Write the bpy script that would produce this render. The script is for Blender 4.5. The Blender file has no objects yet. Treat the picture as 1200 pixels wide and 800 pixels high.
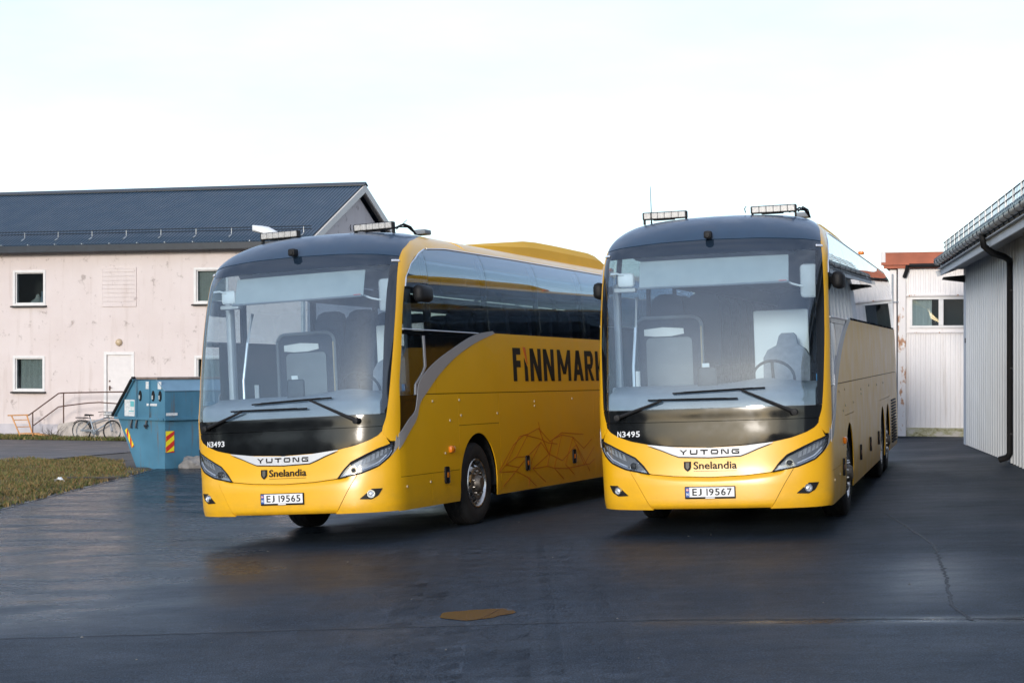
import bpy, bmesh, math, random
import numpy as np
from mathutils import Matrix, Vector
random.seed(4); RNG = np.random.default_rng(7)
SC = bpy.context.scene
COL = SC.collection

# ---------------------------------------------------------------- camera
cam_d = bpy.data.cameras.new('camera'); cam = bpy.data.objects.new('camera', cam_d); COL.objects.link(cam)
cam_d.sensor_width = 36; cam_d.lens = 2058.2 / 1200 * 36
cam_d.shift_y = 24.27 / 1200
cam_d.clip_start = .1; cam_d.clip_end = 3000
cam.location = (0, 0, 2.0); cam.rotation_euler = (math.pi / 2, 0, 0)
SC.camera = cam
SC.view_settings.view_transform = 'Standard'; SC.view_settings.look = 'None'
SC.view_settings.exposure = 1.08; SC.view_settings.gamma = 1

# ---------------------------------------------------------------- sky and sun (thin bright overcast, veiled sun low behind the viewpoint)
SUN_EL, SUN_AZ = math.radians(11), math.radians(198)
world = bpy.data.worlds.new('World'); SC.world = world; world.use_nodes = True
wn, wl = world.node_tree.nodes, world.node_tree.links
bg = wn['Background']
sky = wn.new('ShaderNodeTexSky'); sky.sky_type = 'NISHITA'; sky.sun_disc = False
sky.sun_elevation = SUN_EL; sky.sun_rotation = SUN_AZ; sky.air_density = 1.0; sky.dust_density = 0.7; sky.ozone_density = 3.0
tc = wn.new('ShaderNodeTexCoord'); mp = wn.new('ShaderNodeMapping'); mp.inputs['Scale'].default_value = (1, 1, 3.5)
wl.new(tc.outputs['Generated'], mp.inputs['Vector'])
nz = wn.new('ShaderNodeTexNoise'); nz.inputs['Scale'].default_value = 2.2; nz.inputs['Detail'].default_value = 6; nz.inputs['Roughness'].default_value = .55
wl.new(mp.outputs['Vector'], nz.inputs['Vector'])
mr = wn.new('ShaderNodeMapRange'); mr.inputs['From Min'].default_value = .3; mr.inputs['From Max'].default_value = .75
mr.inputs['To Min'].default_value = .16; mr.inputs['To Max'].default_value = .40
wl.new(nz.outputs['Fac'], mr.inputs['Value'])
mx = wn.new('ShaderNodeMix'); mx.data_type = 'RGBA'
mx.inputs['B'].default_value = (8.3, 8.7, 9.9, 1)
wl.new(mr.outputs['Result'], mx.inputs['Factor']); wl.new(sky.outputs['Color'], mx.inputs['A'])
wl.new(mx.outputs['Result'], bg.inputs['Color'])
bg.inputs['Strength'].default_value = 0.113
sun_d = bpy.data.lights.new('sun', 'SUN'); sun = bpy.data.objects.new('sun', sun_d); COL.objects.link(sun)
sun_d.energy = 1.15; sun_d.angle = math.radians(10); sun_d.color = (1, .93, .85)
sv = Vector((math.sin(SUN_AZ) * math.cos(SUN_EL), math.cos(SUN_AZ) * math.cos(SUN_EL), math.sin(SUN_EL)))
sun.rotation_euler = sv.to_track_quat('Z', 'Y').to_euler(); sun.location = (-20, -30, 30)

# ---------------------------------------------------------------- materials
def mat(name, col, rough=.5, metal=0., coat=0., spec=.5, var=.0, vscale=6., rvar=.0, bump=0., bscale=40., trans=0., emit=None):
    m = bpy.data.materials.new(name); m.use_nodes = True
    n, l = m.node_tree.nodes, m.node_tree.links; p = n['Principled BSDF']
    p.inputs['Base Color'].default_value = (*col, 1); p.inputs['Roughness'].default_value = rough
    p.inputs['Metallic'].default_value = metal; p.inputs['Coat Weight'].default_value = coat
    p.inputs['Coat Roughness'].default_value = .03; p.inputs['Specular IOR Level'].default_value = spec
    if var or rvar or bump:
        t = n.new('ShaderNodeTexCoord')
        q = n.new('ShaderNodeTexNoise'); q.inputs['Scale'].default_value = vscale; q.inputs['Detail'].default_value = 5
        l.new(t.outputs['Object'], q.inputs['Vector'])
    if var:
        r = n.new('ShaderNodeMapRange'); r.inputs['From Min'].default_value = .3; r.inputs['From Max'].default_value = .7
        r.inputs['To Min'].default_value = 1 - var; r.inputs['To Max'].default_value = 1 + var
        l.new(q.outputs['Fac'], r.inputs['Value'])
        h = n.new('ShaderNodeHueSaturation'); h.inputs['Color'].default_value = (*col, 1)
        l.new(r.outputs['Result'], h.inputs['Value']); l.new(h.outputs['Color'], p.inputs['Base Color'])
    if rvar:
        r = n.new('ShaderNodeMapRange'); r.inputs['From Min'].default_value = .3; r.inputs['From Max'].default_value = .7
        r.inputs['To Min'].default_value = max(.02, rough - rvar); r.inputs['To Max'].default_value = rough + rvar
        l.new(q.outputs['Fac'], r.inputs['Value']); l.new(r.outputs['Result'], p.inputs['Roughness'])
    if bump:
        b = n.new('ShaderNodeBump'); b.inputs['Strength'].default_value = bump; b.inputs['Distance'].default_value = .02
        q2 = n.new('ShaderNodeTexNoise'); q2.inputs['Scale'].default_value = bscale; q2.inputs['Detail'].default_value = 6
        l.new(t.outputs['Object'], q2.inputs['Vector']); l.new(q2.outputs['Fac'], b.inputs['Height']); l.new(b.outputs['Normal'], p.inputs['Normal'])
    return m

def glass_mat(name, tint, refl, rough=0.01, body=None):
    m = bpy.data.materials.new(name); m.use_nodes = True
    n, l = m.node_tree.nodes, m.node_tree.links; n.remove(n['Principled BSDF']); out = n['Material Output']
    t = n.new('ShaderNodeBsdfTransparent'); t.inputs['Color'].default_value = (*tint, 1)
    g = n.new('ShaderNodeBsdfGlossy'); g.inputs['Roughness'].default_value = rough; g.inputs['Color'].default_value = (.95, .97, 1, 1)
    f = n.new('ShaderNodeFresnel'); f.inputs['IOR'].default_value = 1.5
    ge = n.new('ShaderNodeNewGeometry'); io = n.new('ShaderNodeMapRange'); io.inputs['To Min'].default_value = 1.5; io.inputs['To Max'].default_value = 1 / 1.5
    l.new(ge.outputs['Backfacing'], io.inputs['Value']); l.new(io.outputs['Result'], f.inputs['IOR'])      # same reflection on both faces of the thin pane
    k = n.new('ShaderNodeMath'); k.operation = 'MULTIPLY_ADD'; k.inputs[1].default_value = 1.0; k.inputs[2].default_value = refl; k.use_clamp = True
    if body: n.remove(t); t = n.new('ShaderNodeBsdfDiffuse'); t.inputs['Color'].default_value = (*body, 1)
    s = n.new('ShaderNodeMixShader')
    l.new(f.outputs['Fac'], k.inputs[0]); l.new(k.outputs['Value'], s.inputs['Fac']); l.new(t.outputs['BSDF'], s.inputs[1]); l.new(g.outputs['BSDF'], s.inputs[2])
    l.new(s.outputs['Shader'], out.inputs['Surface'])
    return m

def noise_ramp(m, scale, stops, vec_scale=(1, 1, 1), detail=6, coord='Object', rough=.6):
    """returns (ramp color socket); stops = [(pos, (r,g,b)),...]"""
    n, l = m.node_tree.nodes, m.node_tree.links
    t = n.new('ShaderNodeTexCoord'); mpp = n.new('ShaderNodeMapping'); mpp.inputs['Scale'].default_value = vec_scale
    q = n.new('ShaderNodeTexNoise'); q.inputs['Scale'].default_value = scale; q.inputs['Detail'].default_value = detail; q.inputs['Roughness'].default_value = rough
    l.new(t.outputs[coord], mpp.inputs['Vector']); l.new(mpp.outputs['Vector'], q.inputs['Vector'])
    r = n.new('ShaderNodeValToRGB'); e = r.color_ramp.elements
    while len(e) < len(stops): e.new(.5)
    for i, (p_, c_) in enumerate(stops):
        e[i].position = p_; e[i].color = (*c_, 1)
    l.new(q.outputs['Fac'], r.inputs['Fac'])
    return r.outputs['Color']

def mixc(m, a, b, fac, mode='MIX'):
    n, l = m.node_tree.nodes, m.node_tree.links
    x = n.new('ShaderNodeMix'); x.data_type = 'RGBA'; x.blend_type = mode
    for sock, v in (('A', a), ('B', b), ('Factor', fac)):
        if isinstance(v, (int, float)): x.inputs[sock].default_value = v
        elif isinstance(v, tuple): x.inputs[sock].default_value = (*v, 1)
        else: l.new(v, x.inputs[sock])
    return x.outputs['Result']

M = {}
M['yellowroof'] = mat('yellow_roof_plastic', (.80, .42, .008), .6, spec=.2, var=.04, vscale=2)
M['yellow'] = mat('yellow_paint', (.80, .42, .008), .36, coat=.35, var=.03, vscale=2.5, rvar=.06)
# thin road film on the lower panels, a faint speckle higher up
m = M['yellow']; p = m.node_tree.nodes['Principled BSDF']; p.inputs['Coat Roughness'].default_value = .22; n, l = m.node_tree.nodes, m.node_tree.links
tq = n.new('ShaderNodeTexCoord'); sq = n.new('ShaderNodeSeparateXYZ'); l.new(tq.outputs['Object'], sq.inputs['Vector'])
hq = n.new('ShaderNodeMapRange'); hq.interpolation_type = 'SMOOTHSTEP'; hq.inputs['From Min'].default_value = .80; hq.inputs['From Max'].default_value = .30; hq.inputs['To Min'].default_value = .02; hq.inputs['To Max'].default_value = .28; l.new(sq.outputs['Z'], hq.inputs['Value'])
film = noise_ramp(m, 5, [(.35, (0, 0, 0)), (.75, (1, 1, 1))], vec_scale=(1, .6, 1.6), detail=9, rough=.7)
l.new(mixc(m, p.inputs['Base Color'].links[0].from_socket, (.20, .14, .06), mixc(m, film, hq.outputs['Result'], 1.0, 'MULTIPLY')), p.inputs['Base Color'])
M['navy'] = mat('navy_paint', (.018, .046, .088), .38, coat=.25, var=.10, vscale=5, rvar=.08)
M['black'] = mat('black_gloss', (.005, .006, .007), .10, rvar=.04)
M['matte'] = mat('black_plastic', (.009, .009, .010), .6, var=.2, spec=.3)
M['dark'] = mat('underbody_black', (.008, .008, .008), .8)
M['silver'] = mat('silver_paint', (.36, .37, .39), .38, metal=.25, coat=.2)
M['lamphousing'] = mat('lamp_housing_grey', (.22, .23, .25), .35, metal=.4)
M['chrome'] = mat('chrome', (.75, .76, .78), .12, metal=1, rvar=.06)
M['rim'] = mat('polished_alloy', (.60, .58, .55), .30, metal=1, var=.3, vscale=14, rvar=.12)
M['hub'] = mat('dull_hub_steel', (.16, .14, .12), .5, metal=.7, var=.4, vscale=18)
M['lampwhite'] = mat('lamp_reflector', (.75, .77, .8), .2, metal=.5)
M['led'] = mat('led_cells', (.42, .41, .39), .35, var=.25, vscale=40)
M['white'] = mat('white_plastic', (.75, .76, .76), .5)
M['plate'] = mat('number_plate_white', (.78, .78, .78), .45)
M['ink'] = mat('black_print', (.010, .010, .012), .6, spec=.2)
M['ink2'] = mat('charcoal_print', (.012, .011, .009), .6, spec=.2)
M['orangeprint'] = mat('orange_print', (.62, .12, .02), .35)
M['lineprint'] = mat('rust_red_line_print', (.50, .10, .008), .35)
M['blue'] = mat('plate_blue', (.02, .09, .35), .45)
M['red'] = mat('red_print', (.5, .02, .02), .45)
M['amber'] = mat('amber_lens', (.75, .20, .01), .2, coat=.5)
M['rubber'] = mat('tyre_rubber', (.012, .012, .013), .75, var=.3, vscale=12, bump=.2, bscale=60)
M['wind'] = glass_mat('windscreen_glass', (.88, .94, .97), .035)
M['frit'] = glass_mat('black_printed_glass', (1, 1, 1), .05, body=(.006, .007, .009))
M['frittop'] = glass_mat('navy_printed_glass', (1, 1, 1), .03, body=(.012, .022, .038))
M['tint'] = glass_mat('tinted_side_glass', (.74, .79, .81), .04)
M['clear'] = glass_mat('clear_lens', (.93, .95, .97), .03)
M['pane'] = glass_mat('window_glass', (.75, .8, .8), .05)
M['trimgrey'] = mat('grey_interior_trim', (.16, .18, .20), .6, var=.08)
M['trimlight'] = mat('light_interior_trim', (.52, .53, .54), .6, var=.06)
M['seat'] = mat('blue_grey_seat_cloth', (.018, .026, .045), .85, var=.2, vscale=20)
M['seatgrey'] = mat('grey_seat_cloth', (.20, .21, .24), .8, var=.15, vscale=20)
M['latch'] = mat('pale_latch', (.45, .36, .22), .4)
M['dash'] = mat('dashboard_grey', (.20, .22, .24), .55, var=.1)
M['visor'] = mat('sun_blind_grey', (.33, .36, .36), .75, var=.05)
M['tan'] = mat('tan_trim', (.42, .34, .22), .5)
M['screen'] = mat('dark_screen', (.02, .025, .03), .65)

# ---------------------------------------------------------------- mesh helpers
class MB:
    def __init__(s): s.v = []; s.f = []; s.mi = []
    def add(s, V, F, mi=0):
        o = len(s.v); s.v.extend([tuple(map(float, p)) for p in V]); s.f.extend([[i + o for i in f] for f in F]); s.mi.extend([mi] * len(F))
        return s
    def slab(s, G, G2=None, mi=0):
        """G, G2: (n,m,3) outer and inner grids -> closed solid (or a single sheet without G2)"""
        G = np.asarray(G, float); n, m = G.shape[:2]
        idx = np.arange(n * m).reshape(n, m)
        F = [[idx[i, j], idx[i + 1, j], idx[i + 1, j + 1], idx[i, j + 1]] for i in range(n - 1) for j in range(m - 1)]
        if G2 is None: return s.add(G.reshape(-1, 3), F, mi)
        k = n * m
        F2 = [[k + i for i in reversed(f)] for f in F]
        per = list(idx[:, 0]) + list(idx[-1, 1:]) + list(idx[-2::-1, -1]) + list(idx[0, -2:0:-1])
        R = [[per[i], per[i - 1], k + per[i - 1], k + per[i]] for i in range(len(per))]
        return s.add(np.concatenate([G.reshape(-1, 3), np.asarray(G2).reshape(-1, 3)]), F + F2 + R, mi)
    def box(s, c, d, rot=None, mi=0, r=0):
        bm = bmesh.new(); bmesh.ops.create_cube(bm, size=1)
        for v in bm.verts: v.co = Vector((v.co.x * d[0], v.co.y * d[1], v.co.z * d[2]))
        if r: bmesh.ops.bevel(bm, geom=bm.edges[:], offset=r, segments=2 if r > .012 else 1, profile=.5, affect='EDGES')
        Mx = Matrix.Translation(c) @ (rot.to_4x4() if rot is not None else Matrix())
        bm.verts.index_update()
        s.add([Mx @ v.co for v in bm.verts], [[v.index for v in f.verts] for f in bm.faces], mi); bm.free(); return s
    def tube(s, P, r, n=8, mi=0):
        P = [Vector(p) for p in P]; V = []; F = []
        up = Vector((0, 0, 1))
        for i, p in enumerate(P):
            d = (P[min(i + 1, len(P) - 1)] - P[max(i - 1, 0)]).normalized()
            a = d.cross(up if abs(d.z) < .95 else Vector((1, 0, 0))).normalized(); b = d.cross(a)
            rr = r[i] if isinstance(r, (list, tuple)) else r
            V += [p + (a * math.cos(2 * math.pi * k / n) + b * math.sin(2 * math.pi * k / n)) * rr for k in range(n)]
        for i in range(len(P) - 1):
            for k in range(n): F.append([i * n + k, i * n + (k + 1) % n, (i + 1) * n + (k + 1) % n, (i + 1) * n + k])
        F.append(list(range(n))); F.append([(len(P) - 1) * n + k for k in reversed(range(n))])
        return s.add(V, F, mi)
    def lathe(s, prof, c=(0, 0, 0), axis='x', n=32, mi=0):
        """prof: [(radius, axial)]"""
        V = []; F = []; m = len(prof)
        for k in range(n):
            a = 2 * math.pi * k / n
            for r, h in prof:
                p = {'x': (h, r * math.cos(a), r * math.sin(a)), 'y': (r * math.cos(a), h, r * math.sin(a)), 'z': (r * math.cos(a), r * math.sin(a), h)}[axis]
                V.append((p[0] + c[0], p[1] + c[1], p[2] + c[2]))
        for k in range(n):
            for j in range(m - 1): F.append([k * m + j, ((k + 1) % n) * m + j, ((k + 1) % n) * m + j + 1, k * m + j + 1])
        return s.add(V, F, mi)
    def prism(s, poly, h0, h1, fn, mi=0):
        """poly: 2D points; fn(x,y,h)->3D"""
        k = len(poly)
        V = [fn(x, y, h1) for x, y in poly] + [fn(x, y, h0) for x, y in poly]
        F = [list(range(k)), [k + i for i in reversed(range(k))]] + [[i, (i + 1) % k, k + (i + 1) % k, k + i][::-1] for i in range(k)]
        return s.add(V, F, mi)
    def mesh(s, name, mats, smooth=35, recalc=True):
        me = bpy.data.meshes.new(name); me.from_pydata(s.v, [], s.f)
        for m_ in (mats if isinstance(mats, (list, tuple)) else [mats]): me.materials.append(m_)
        me.polygons.foreach_set('material_index', s.mi)
        if recalc:
            bm = bmesh.new(); bm.from_mesh(me); bmesh.ops.remove_doubles(bm, verts=bm.verts, dist=1e-5); bmesh.ops.recalc_face_normals(bm, faces=bm.faces[:]); bm.to_mesh(me); bm.free()
        if smooth:
            me.polygons.foreach_set('use_smooth', [True] * len(me.polygons)); me.set_sharp_from_angle(angle=math.radians(smooth))
        me.update(); return me
    def build(s, name, mats, parent=None, smooth=35, recalc=True, **kw):
        return link(name, s.mesh(name, mats, smooth, recalc), parent, **kw)

def link(name, me, parent=None, loc=None, rot=None, **kw):
    o = bpy.data.objects.new(name, me); COL.objects.link(o)
    if parent is not None: o.parent = parent
    if loc is not None: o.location = loc
    if rot is not None: o.rotation_euler = rot
    for k, v in kw.items(): o[k] = v
    return o
def empty(name, label, cat, Mx=None, group=None):
    o = bpy.data.objects.new(name, None); COL.objects.link(o); o['label'] = label; o['category'] = cat
    o.empty_display_size = .3
    if group: o['group'] = group
    if Mx is not None: o.matrix_world = Mx
    return o
def copy_tree(o, parent=None):
    c = o.copy(); COL.objects.link(c)
    if parent is not None: c.parent = parent
    for ch in list(o.children): copy_tree(ch, c)
    return c
def text_data(body, bold=0.0):
    """2D outline of a string as (verts, faces), scaled to unit height box 0..1, returns also width"""
    cu = bpy.data.curves.new('lettering', 'FONT'); cu.body = body; cu.size = 1; cu.offset = bold; cu.resolution_u = 3
    o = bpy.data.objects.new('lettering', cu); COL.objects.link(o); bpy.context.view_layer.update()
    dg = bpy.context.evaluated_depsgraph_get(); me = bpy.data.meshes.new_from_object(o.evaluated_get(dg))
    V = np.array([v.co[:2] for v in me.vertices]); F = [list(p.vertices) for p in me.polygons]
    bpy.data.objects.remove(o); bpy.data.curves.remove(cu); bpy.data.meshes.remove(me)
    return V, F
def fit_text(V, x0, x1, y0, y1):
    a, b = V.min(0), V.max(0); return (V - a) / (b - a) * np.array([x1 - x0, y1 - y0]) + np.array([x0, y0])
def solid_print(mb, V, F, fn, h0, h1, mi=0):
    """flat lettering with a little thickness"""
    k = len(V)
    mb.add([fn(x, y, h1) for x, y in V] + [fn(x, y, h0) for x, y in V], F + [[i + k for i in reversed(f)] for f in F], mi)
# ---------------------------------------------------------------- ground height
_cp = np.array([(-2.58,22.56,-.109),(-.22,28.7,-.14),(-.53,21.77,.0),(1.83,27.9,-.02),(1.805,21.77,.081),(3.54,28.1,.115),(3.926,21.19,.161),(5.66,27.5,.20),
 (8.28,28.4,.285),(9.8,38,.235),(9.4,42.5,.20),(14,42.5,.30),(-7.45,37.7,-.285),(-7.6,30,-.23),(-7.6,26.6,-.2),(-7.6,43,-.36),
 (-38,66.3,-.62),(-25,62.7,-.60),(-15.16,60,-.57),(-6.8,57.7,-.56),(-12,43,-.42),(-12,30,-.32),(0,9,.02),(-5,10,-.17),(5,10,.2),(0,2,.02),(0,45,-.1),(4,45,.05),(-20,30,-.5)], float)
def _rk(X, Y):
    d = np.sqrt((X[:, None] - _cp[None, :, 0]) ** 2 + (Y[:, None] - _cp[None, :, 1]) ** 2); return np.sqrt(d * d + 9.0)
_n = len(_cp); _A = np.zeros((_n + 3, _n + 3)); _A[:_n, :_n] = _rk(_cp[:, 0], _cp[:, 1]) + np.eye(_n) * -.05
_A[:_n, _n:] = np.c_[np.ones(_n), _cp[:, :2]]; _A[_n:, :_n] = _A[:_n, _n:].T
_w = np.linalg.solve(_A, np.r_[_cp[:, 2], 0, 0, 0])
def gzv(X, Y):
    X = np.clip(np.asarray(X, float).ravel(), -42, 15); Y = np.clip(np.asarray(Y, float).ravel(), 2, 68)
    return _rk(X, Y) @ _w[:_n] + _w[_n] + _w[_n + 1] * X + _w[_n + 2] * Y
def gz(x, y): return float(gzv([x], [y])[0])
def ground_patch(xs, ys, dz):
    X, Y = np.meshgrid(xs, ys, indexing='ij'); Z = gzv(X, Y).reshape(X.shape) + dz
    return np.stack([X, Y, Z], -1)
def steps(a, b, h): return np.linspace(a, b, max(2, int(round((b - a) / h)) + 1))

# ---- asphalt material
m = mat('wet_asphalt', (.03, .034, .04), .4); M['asphalt'] = m
n, l = m.node_tree.nodes, m.node_tree.links; p = n['Principled BSDF']
base = noise_ramp(m, .35, [(.25, (.024, .038, .058)), (.5, (.041, .060, .087)), (.8, (.064, .086, .116))], detail=8)
fine = noise_ramp(m, 75, [(.34, (.15, .15, .15)), (.5, (.9, .9, .9)), (.68, (2.2, 2.2, 2.2))], detail=3)
mid = noise_ramp(m, 5, [(.3, (.72, .72, .72)), (.7, (1.3, 1.3, 1.3))], detail=8, rough=.7)
l.new(mixc(m, mixc(m, base, fine, 1.0, 'MULTIPLY'), mid, 1.0, 'MULTIPLY'), p.inputs['Base Color'])
wet = noise_ramp(m, .22, [(.30, (.36, .36, .36)), (.5, (.50, .50, .50)), (.70, (.64, .64, .64))], vec_scale=(.8, 1.5, 1), detail=9)
streak = noise_ramp(m, .9, [(.35, (.86, .86, .86)), (.65, (1.12, 1.12, 1.12))], vec_scale=(.8, 1.5, 1), detail=9, rough=.7)
# rain still standing on the open left side of the yard, and held along the paving joint
tcd = n.new('ShaderNodeTexCoord'); sep = n.new('ShaderNodeSeparateXYZ'); l.new(tcd.outputs['Object'], sep.inputs['Vector'])
def mth(op, a_, b_=None, c_=None):
    q = n.new('ShaderNodeMath'); q.operation = op
    for i_, v_ in enumerate((a_, b_, c_)):
        if v_ is None: continue
        if isinstance(v_, (int, float)): q.inputs[i_].default_value = v_
        else: l.new(v_, q.inputs[i_])
    return q.outputs['Value']
def smo(v_, a_, b_):
    q = n.new('ShaderNodeMapRange'); q.interpolation_type = 'SMOOTHSTEP'; q.inputs['From Min'].default_value = a_; q.inputs['From Max'].default_value = b_; l.new(v_, q.inputs['Value']); return q.outputs['Result']
wn_ = n.new('ShaderNodeTexNoise'); wn_.inputs['Scale'].default_value = .35; wn_.inputs['Detail'].default_value = 5; l.new(tcd.outputs['Object'], wn_.inputs['Vector'])
xx = mth('MULTIPLY_ADD', wn_.outputs['Fac'], 6.0, mth('ADD', sep.outputs['X'], -3.0)); yy = mth('MULTIPLY_ADD', wn_.outputs['Fac'], 4.0, mth('ADD', sep.outputs['Y'], -2.0))
left_ = mth('MULTIPLY', smo(xx, -1.0, -4.2), smo(yy, 12.6, 15.5))
jd = mth('ABSOLUTE', mth('ADD', mth('MULTIPLY_ADD', sep.outputs['X'], .17, sep.outputs['Y']), -13.22)); joint_ = mth('MULTIPLY', smo(jd, .32, .02), smo(sep.outputs['X'], .2, 2.2))
right_ = mth('MULTIPLY', smo(mth('ABSOLUTE', mth('ADD', mth('MULTIPLY_ADD', sep.outputs['Y'], -.25, sep.outputs['X']), .2)), .9, .1), mth('MULTIPLY', smo(sep.outputs['Y'], 12.9, 14), smo(sep.outputs['Y'], 18.5, 15)))
damp_ = mth('MAXIMUM', left_, mth('MAXIMUM', mth('MULTIPLY', joint_, .9), mth('MULTIPLY', right_, .6)))
dn = noise_ramp(m, 1.6, [(.32, (0, 0, 0)), (.62, (1, 1, 1))], vec_scale=(.6, 1.3, 1), detail=10, rough=.68)
dm = mixc(m, damp_, dn, .6, 'MULTIPLY')
iv = n.new('ShaderNodeMapRange'); iv.inputs['To Min'].default_value = .30; iv.inputs['To Max'].default_value = .02; l.new(dm, iv.inputs['Value'])
l.new(mixc(m, mixc(m, wet, streak, 1.0, 'MULTIPLY'), (.13, .13, .13), dm), p.inputs['Roughness'])
t_ = n.new('ShaderNodeTexCoord'); v1 = n.new('ShaderNodeTexVoronoi'); v1.inputs['Scale'].default_value = 90
n1 = n.new('ShaderNodeTexNoise'); n1.inputs['Scale'].default_value = 2.0; n1.inputs['Detail'].default_value = 8
l.new(t_.outputs['Object'], v1.inputs['Vector']); l.new(t_.outputs['Object'], n1.inputs['Vector'])
b1 = n.new('ShaderNodeBump'); b1.inputs['Strength'].default_value = .28; b1.inputs['Distance'].default_value = .008
b2 = n.new('ShaderNodeBump'); b2.inputs['Strength'].default_value = .22; b2.inputs['Distance'].default_value = .03
l.new(n1.outputs['Fac'], b2.inputs['Height']); l.new(v1.outputs['Distance'], b1.inputs['Height']); l.new(b2.outputs['Normal'], b1.inputs['Normal']); l.new(b1.outputs['Normal'], p.inputs['Normal']); l.new(iv.outputs['Result'], b1.inputs['Strength'])
M['road'] = mat('grey_road_asphalt', (.075, .072, .075), .6, var=.25, vscale=1.2, rvar=.15, bump=.3, bscale=60)
m = mat('dirt_gravel', (.08, .07, .06), .85, bump=.6, bscale=25); M['dirt'] = m
m.node_tree.links.new(noise_ramp(m, 3, [(.3, (.05, .045, .04)), (.6, (.10, .085, .07)), (.8, (.16, .14, .12))], detail=9), m.node_tree.nodes['Principled BSDF'].inputs['Base Color'])
m = mat('autumn_turf', (.09, .08, .03), .9, bump=.7, bscale=30); M['turf'] = m
m.node_tree.links.new(noise_ramp(m, .9, [(.3, (.040, .058, .014)), (.47, (.085, .078, .022)), (.56, (.14, .085, .032)), (.72, (.20, .125, .05))], vec_scale=(.5, 1.3, 1), detail=9), m.node_tree.nodes['Principled BSDF'].inputs['Base Color'])
m = mat('puddle_water', (.026, .035, .048), .02); M['puddle'] = m
p = m.node_tree.nodes['Principled BSDF']; p.inputs['IOR'].default_value = 1.33; n, l = m.node_tree.nodes, m.node_tree.links
tq = n.new('ShaderNodeTexCoord'); nq = n.new('ShaderNodeTexNoise'); nq.inputs['Scale'].default_value = 9; nq.inputs['Detail'].default_value = 6; l.new(tq.outputs['Object'], nq.inputs['Vector'])
ln_ = n.new('ShaderNodeVectorMath'); ln_.operation = 'LENGTH'; l.new(tq.outputs['Object'], ln_.inputs[0])
aq = n.new('ShaderNodeMath'); aq.operation = 'MULTIPLY_ADD'; aq.inputs[1].default_value = .22; l.new(nq.outputs['Fac'], aq.inputs[0]); l.new(ln_.outputs['Value'], aq.inputs[2])
rq = n.new('ShaderNodeMapRange'); rq.inputs['From Min'].default_value = .40; rq.inputs['From Max'].default_value = .47; rq.inputs['To Min'].default_value = .015; rq.inputs['To Max'].default_value = .48; l.new(aq.outputs['Value'], rq.inputs['Value']); l.new(rq.outputs['Result'], p.inputs['Roughness'])

mb = MB()
mb.slab(ground_patch(np.r_[-900, -300, -90, steps(-45, 18, .9), 60, 300, 900], np.r_[-900, -300, -90, steps(-30, 72, .9), 150, 400, 900], 0.0) + np.array([0, 0, -.014]) - np.where(np.r_[-900, -300, -90, steps(-45, 18, .9), 60, 300, 900] > -7.0, .06, 0)[:, None, None] * np.array([0, 0, 1.0]))
mb.build('ground', M['dirt'], kind='structure')
ax, ay = np.r_[steps(-7.6, 16, .22), 40, 120], np.r_[-120, -40, -20, steps(4, 46, .22), 60, 120]
mb = MB(); G = ground_patch(ax, ay, 0.0); mb.slab(G)
me = mb.mesh('asphalt_yard', M['asphalt'], 35, recalc=False)
link('asphalt_yard', me, kind='structure')
# crumbling kerb-less rim of the yard: asphalt edge with real thickness
ys = steps(8, 46, .25)
rim = []
for y in ys:
    j = .06 * math.sin(y * 5.1) + .05 * math.sin(y * 13.7 + 1) + RNG.normal(0, .02)
    rim.append([(-7.62, y), (-7.72 + j, y), (-7.84 + j * 1.5, y)])
G = np.array([[(x, y, gz(x, y) + dz) for (x, y), dz in zip(r, (.003, -.012, -.05))] for r in rim])
mb.slab(G); mb.build('asphalt_edge', M['asphalt'], kind='structure')
# road in front of the pale house (parallel to its front), grass between road and yard
HE = np.array([.9646, -.2638]); HN = np.array([.2638, .9646]); HO = np.array([-15.16, 60.0])
def hpt(s, y): q = HO + HE * s + HN * y; return q[0], q[1]
def house_patch(ss, yy, dz):
    G = np.array([[hpt(s, y) for y in yy] for s in ss]); Z = gzv(G[..., 0], G[..., 1]).reshape(G.shape[:2]) + dz
    return np.concatenate([G, Z[..., None]], -1)
mb = MB(); mb.slab(house_patch(steps(-32, 7.6, .8), steps(-15.5, -1.9, .8), .004)); mb.build('road', M['road'], kind='structure')
mb = MB(); mb.slab(house_patch(steps(-32, 9, .8), steps(-1.9, .1, .5), .012)); mb.build('grass_verge', M['turf'], kind='structure')
# field: left of the yard edge, nearer than the road, bumpy
def field_far(x): return 41.5 + .30 * (-7.8 - x) - (2.0 if x > -9.3 else 0) * min(1, (x + 9.3) / 1.0 if x > -9.3 else 0) * 2.2
def field_h(x, y, t): e = min(1, (-7.86 - x) / .5, (1 - t) * 12); return .006 + e * (.05 + .035 * math.sin(x * 2.1 + y) * math.sin(y * 1.7) + .03 * math.sin(x * 5 + 2 * y))
xs = steps(-34, -7.86, .35); G = []
for x in xs:
    yf = min(field_far(x), 46); row = []
    for t in np.linspace(0, 1, 70):
        y = -20 + (yf + 20) * t ** .6
        row.append((x, y, gz(x, y) + field_h(x, y, t)))
    G.append(row)
mb = MB(); mb.slab(np.array(G)); mb.build('grass_field', M['turf'], kind='structure')
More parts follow.
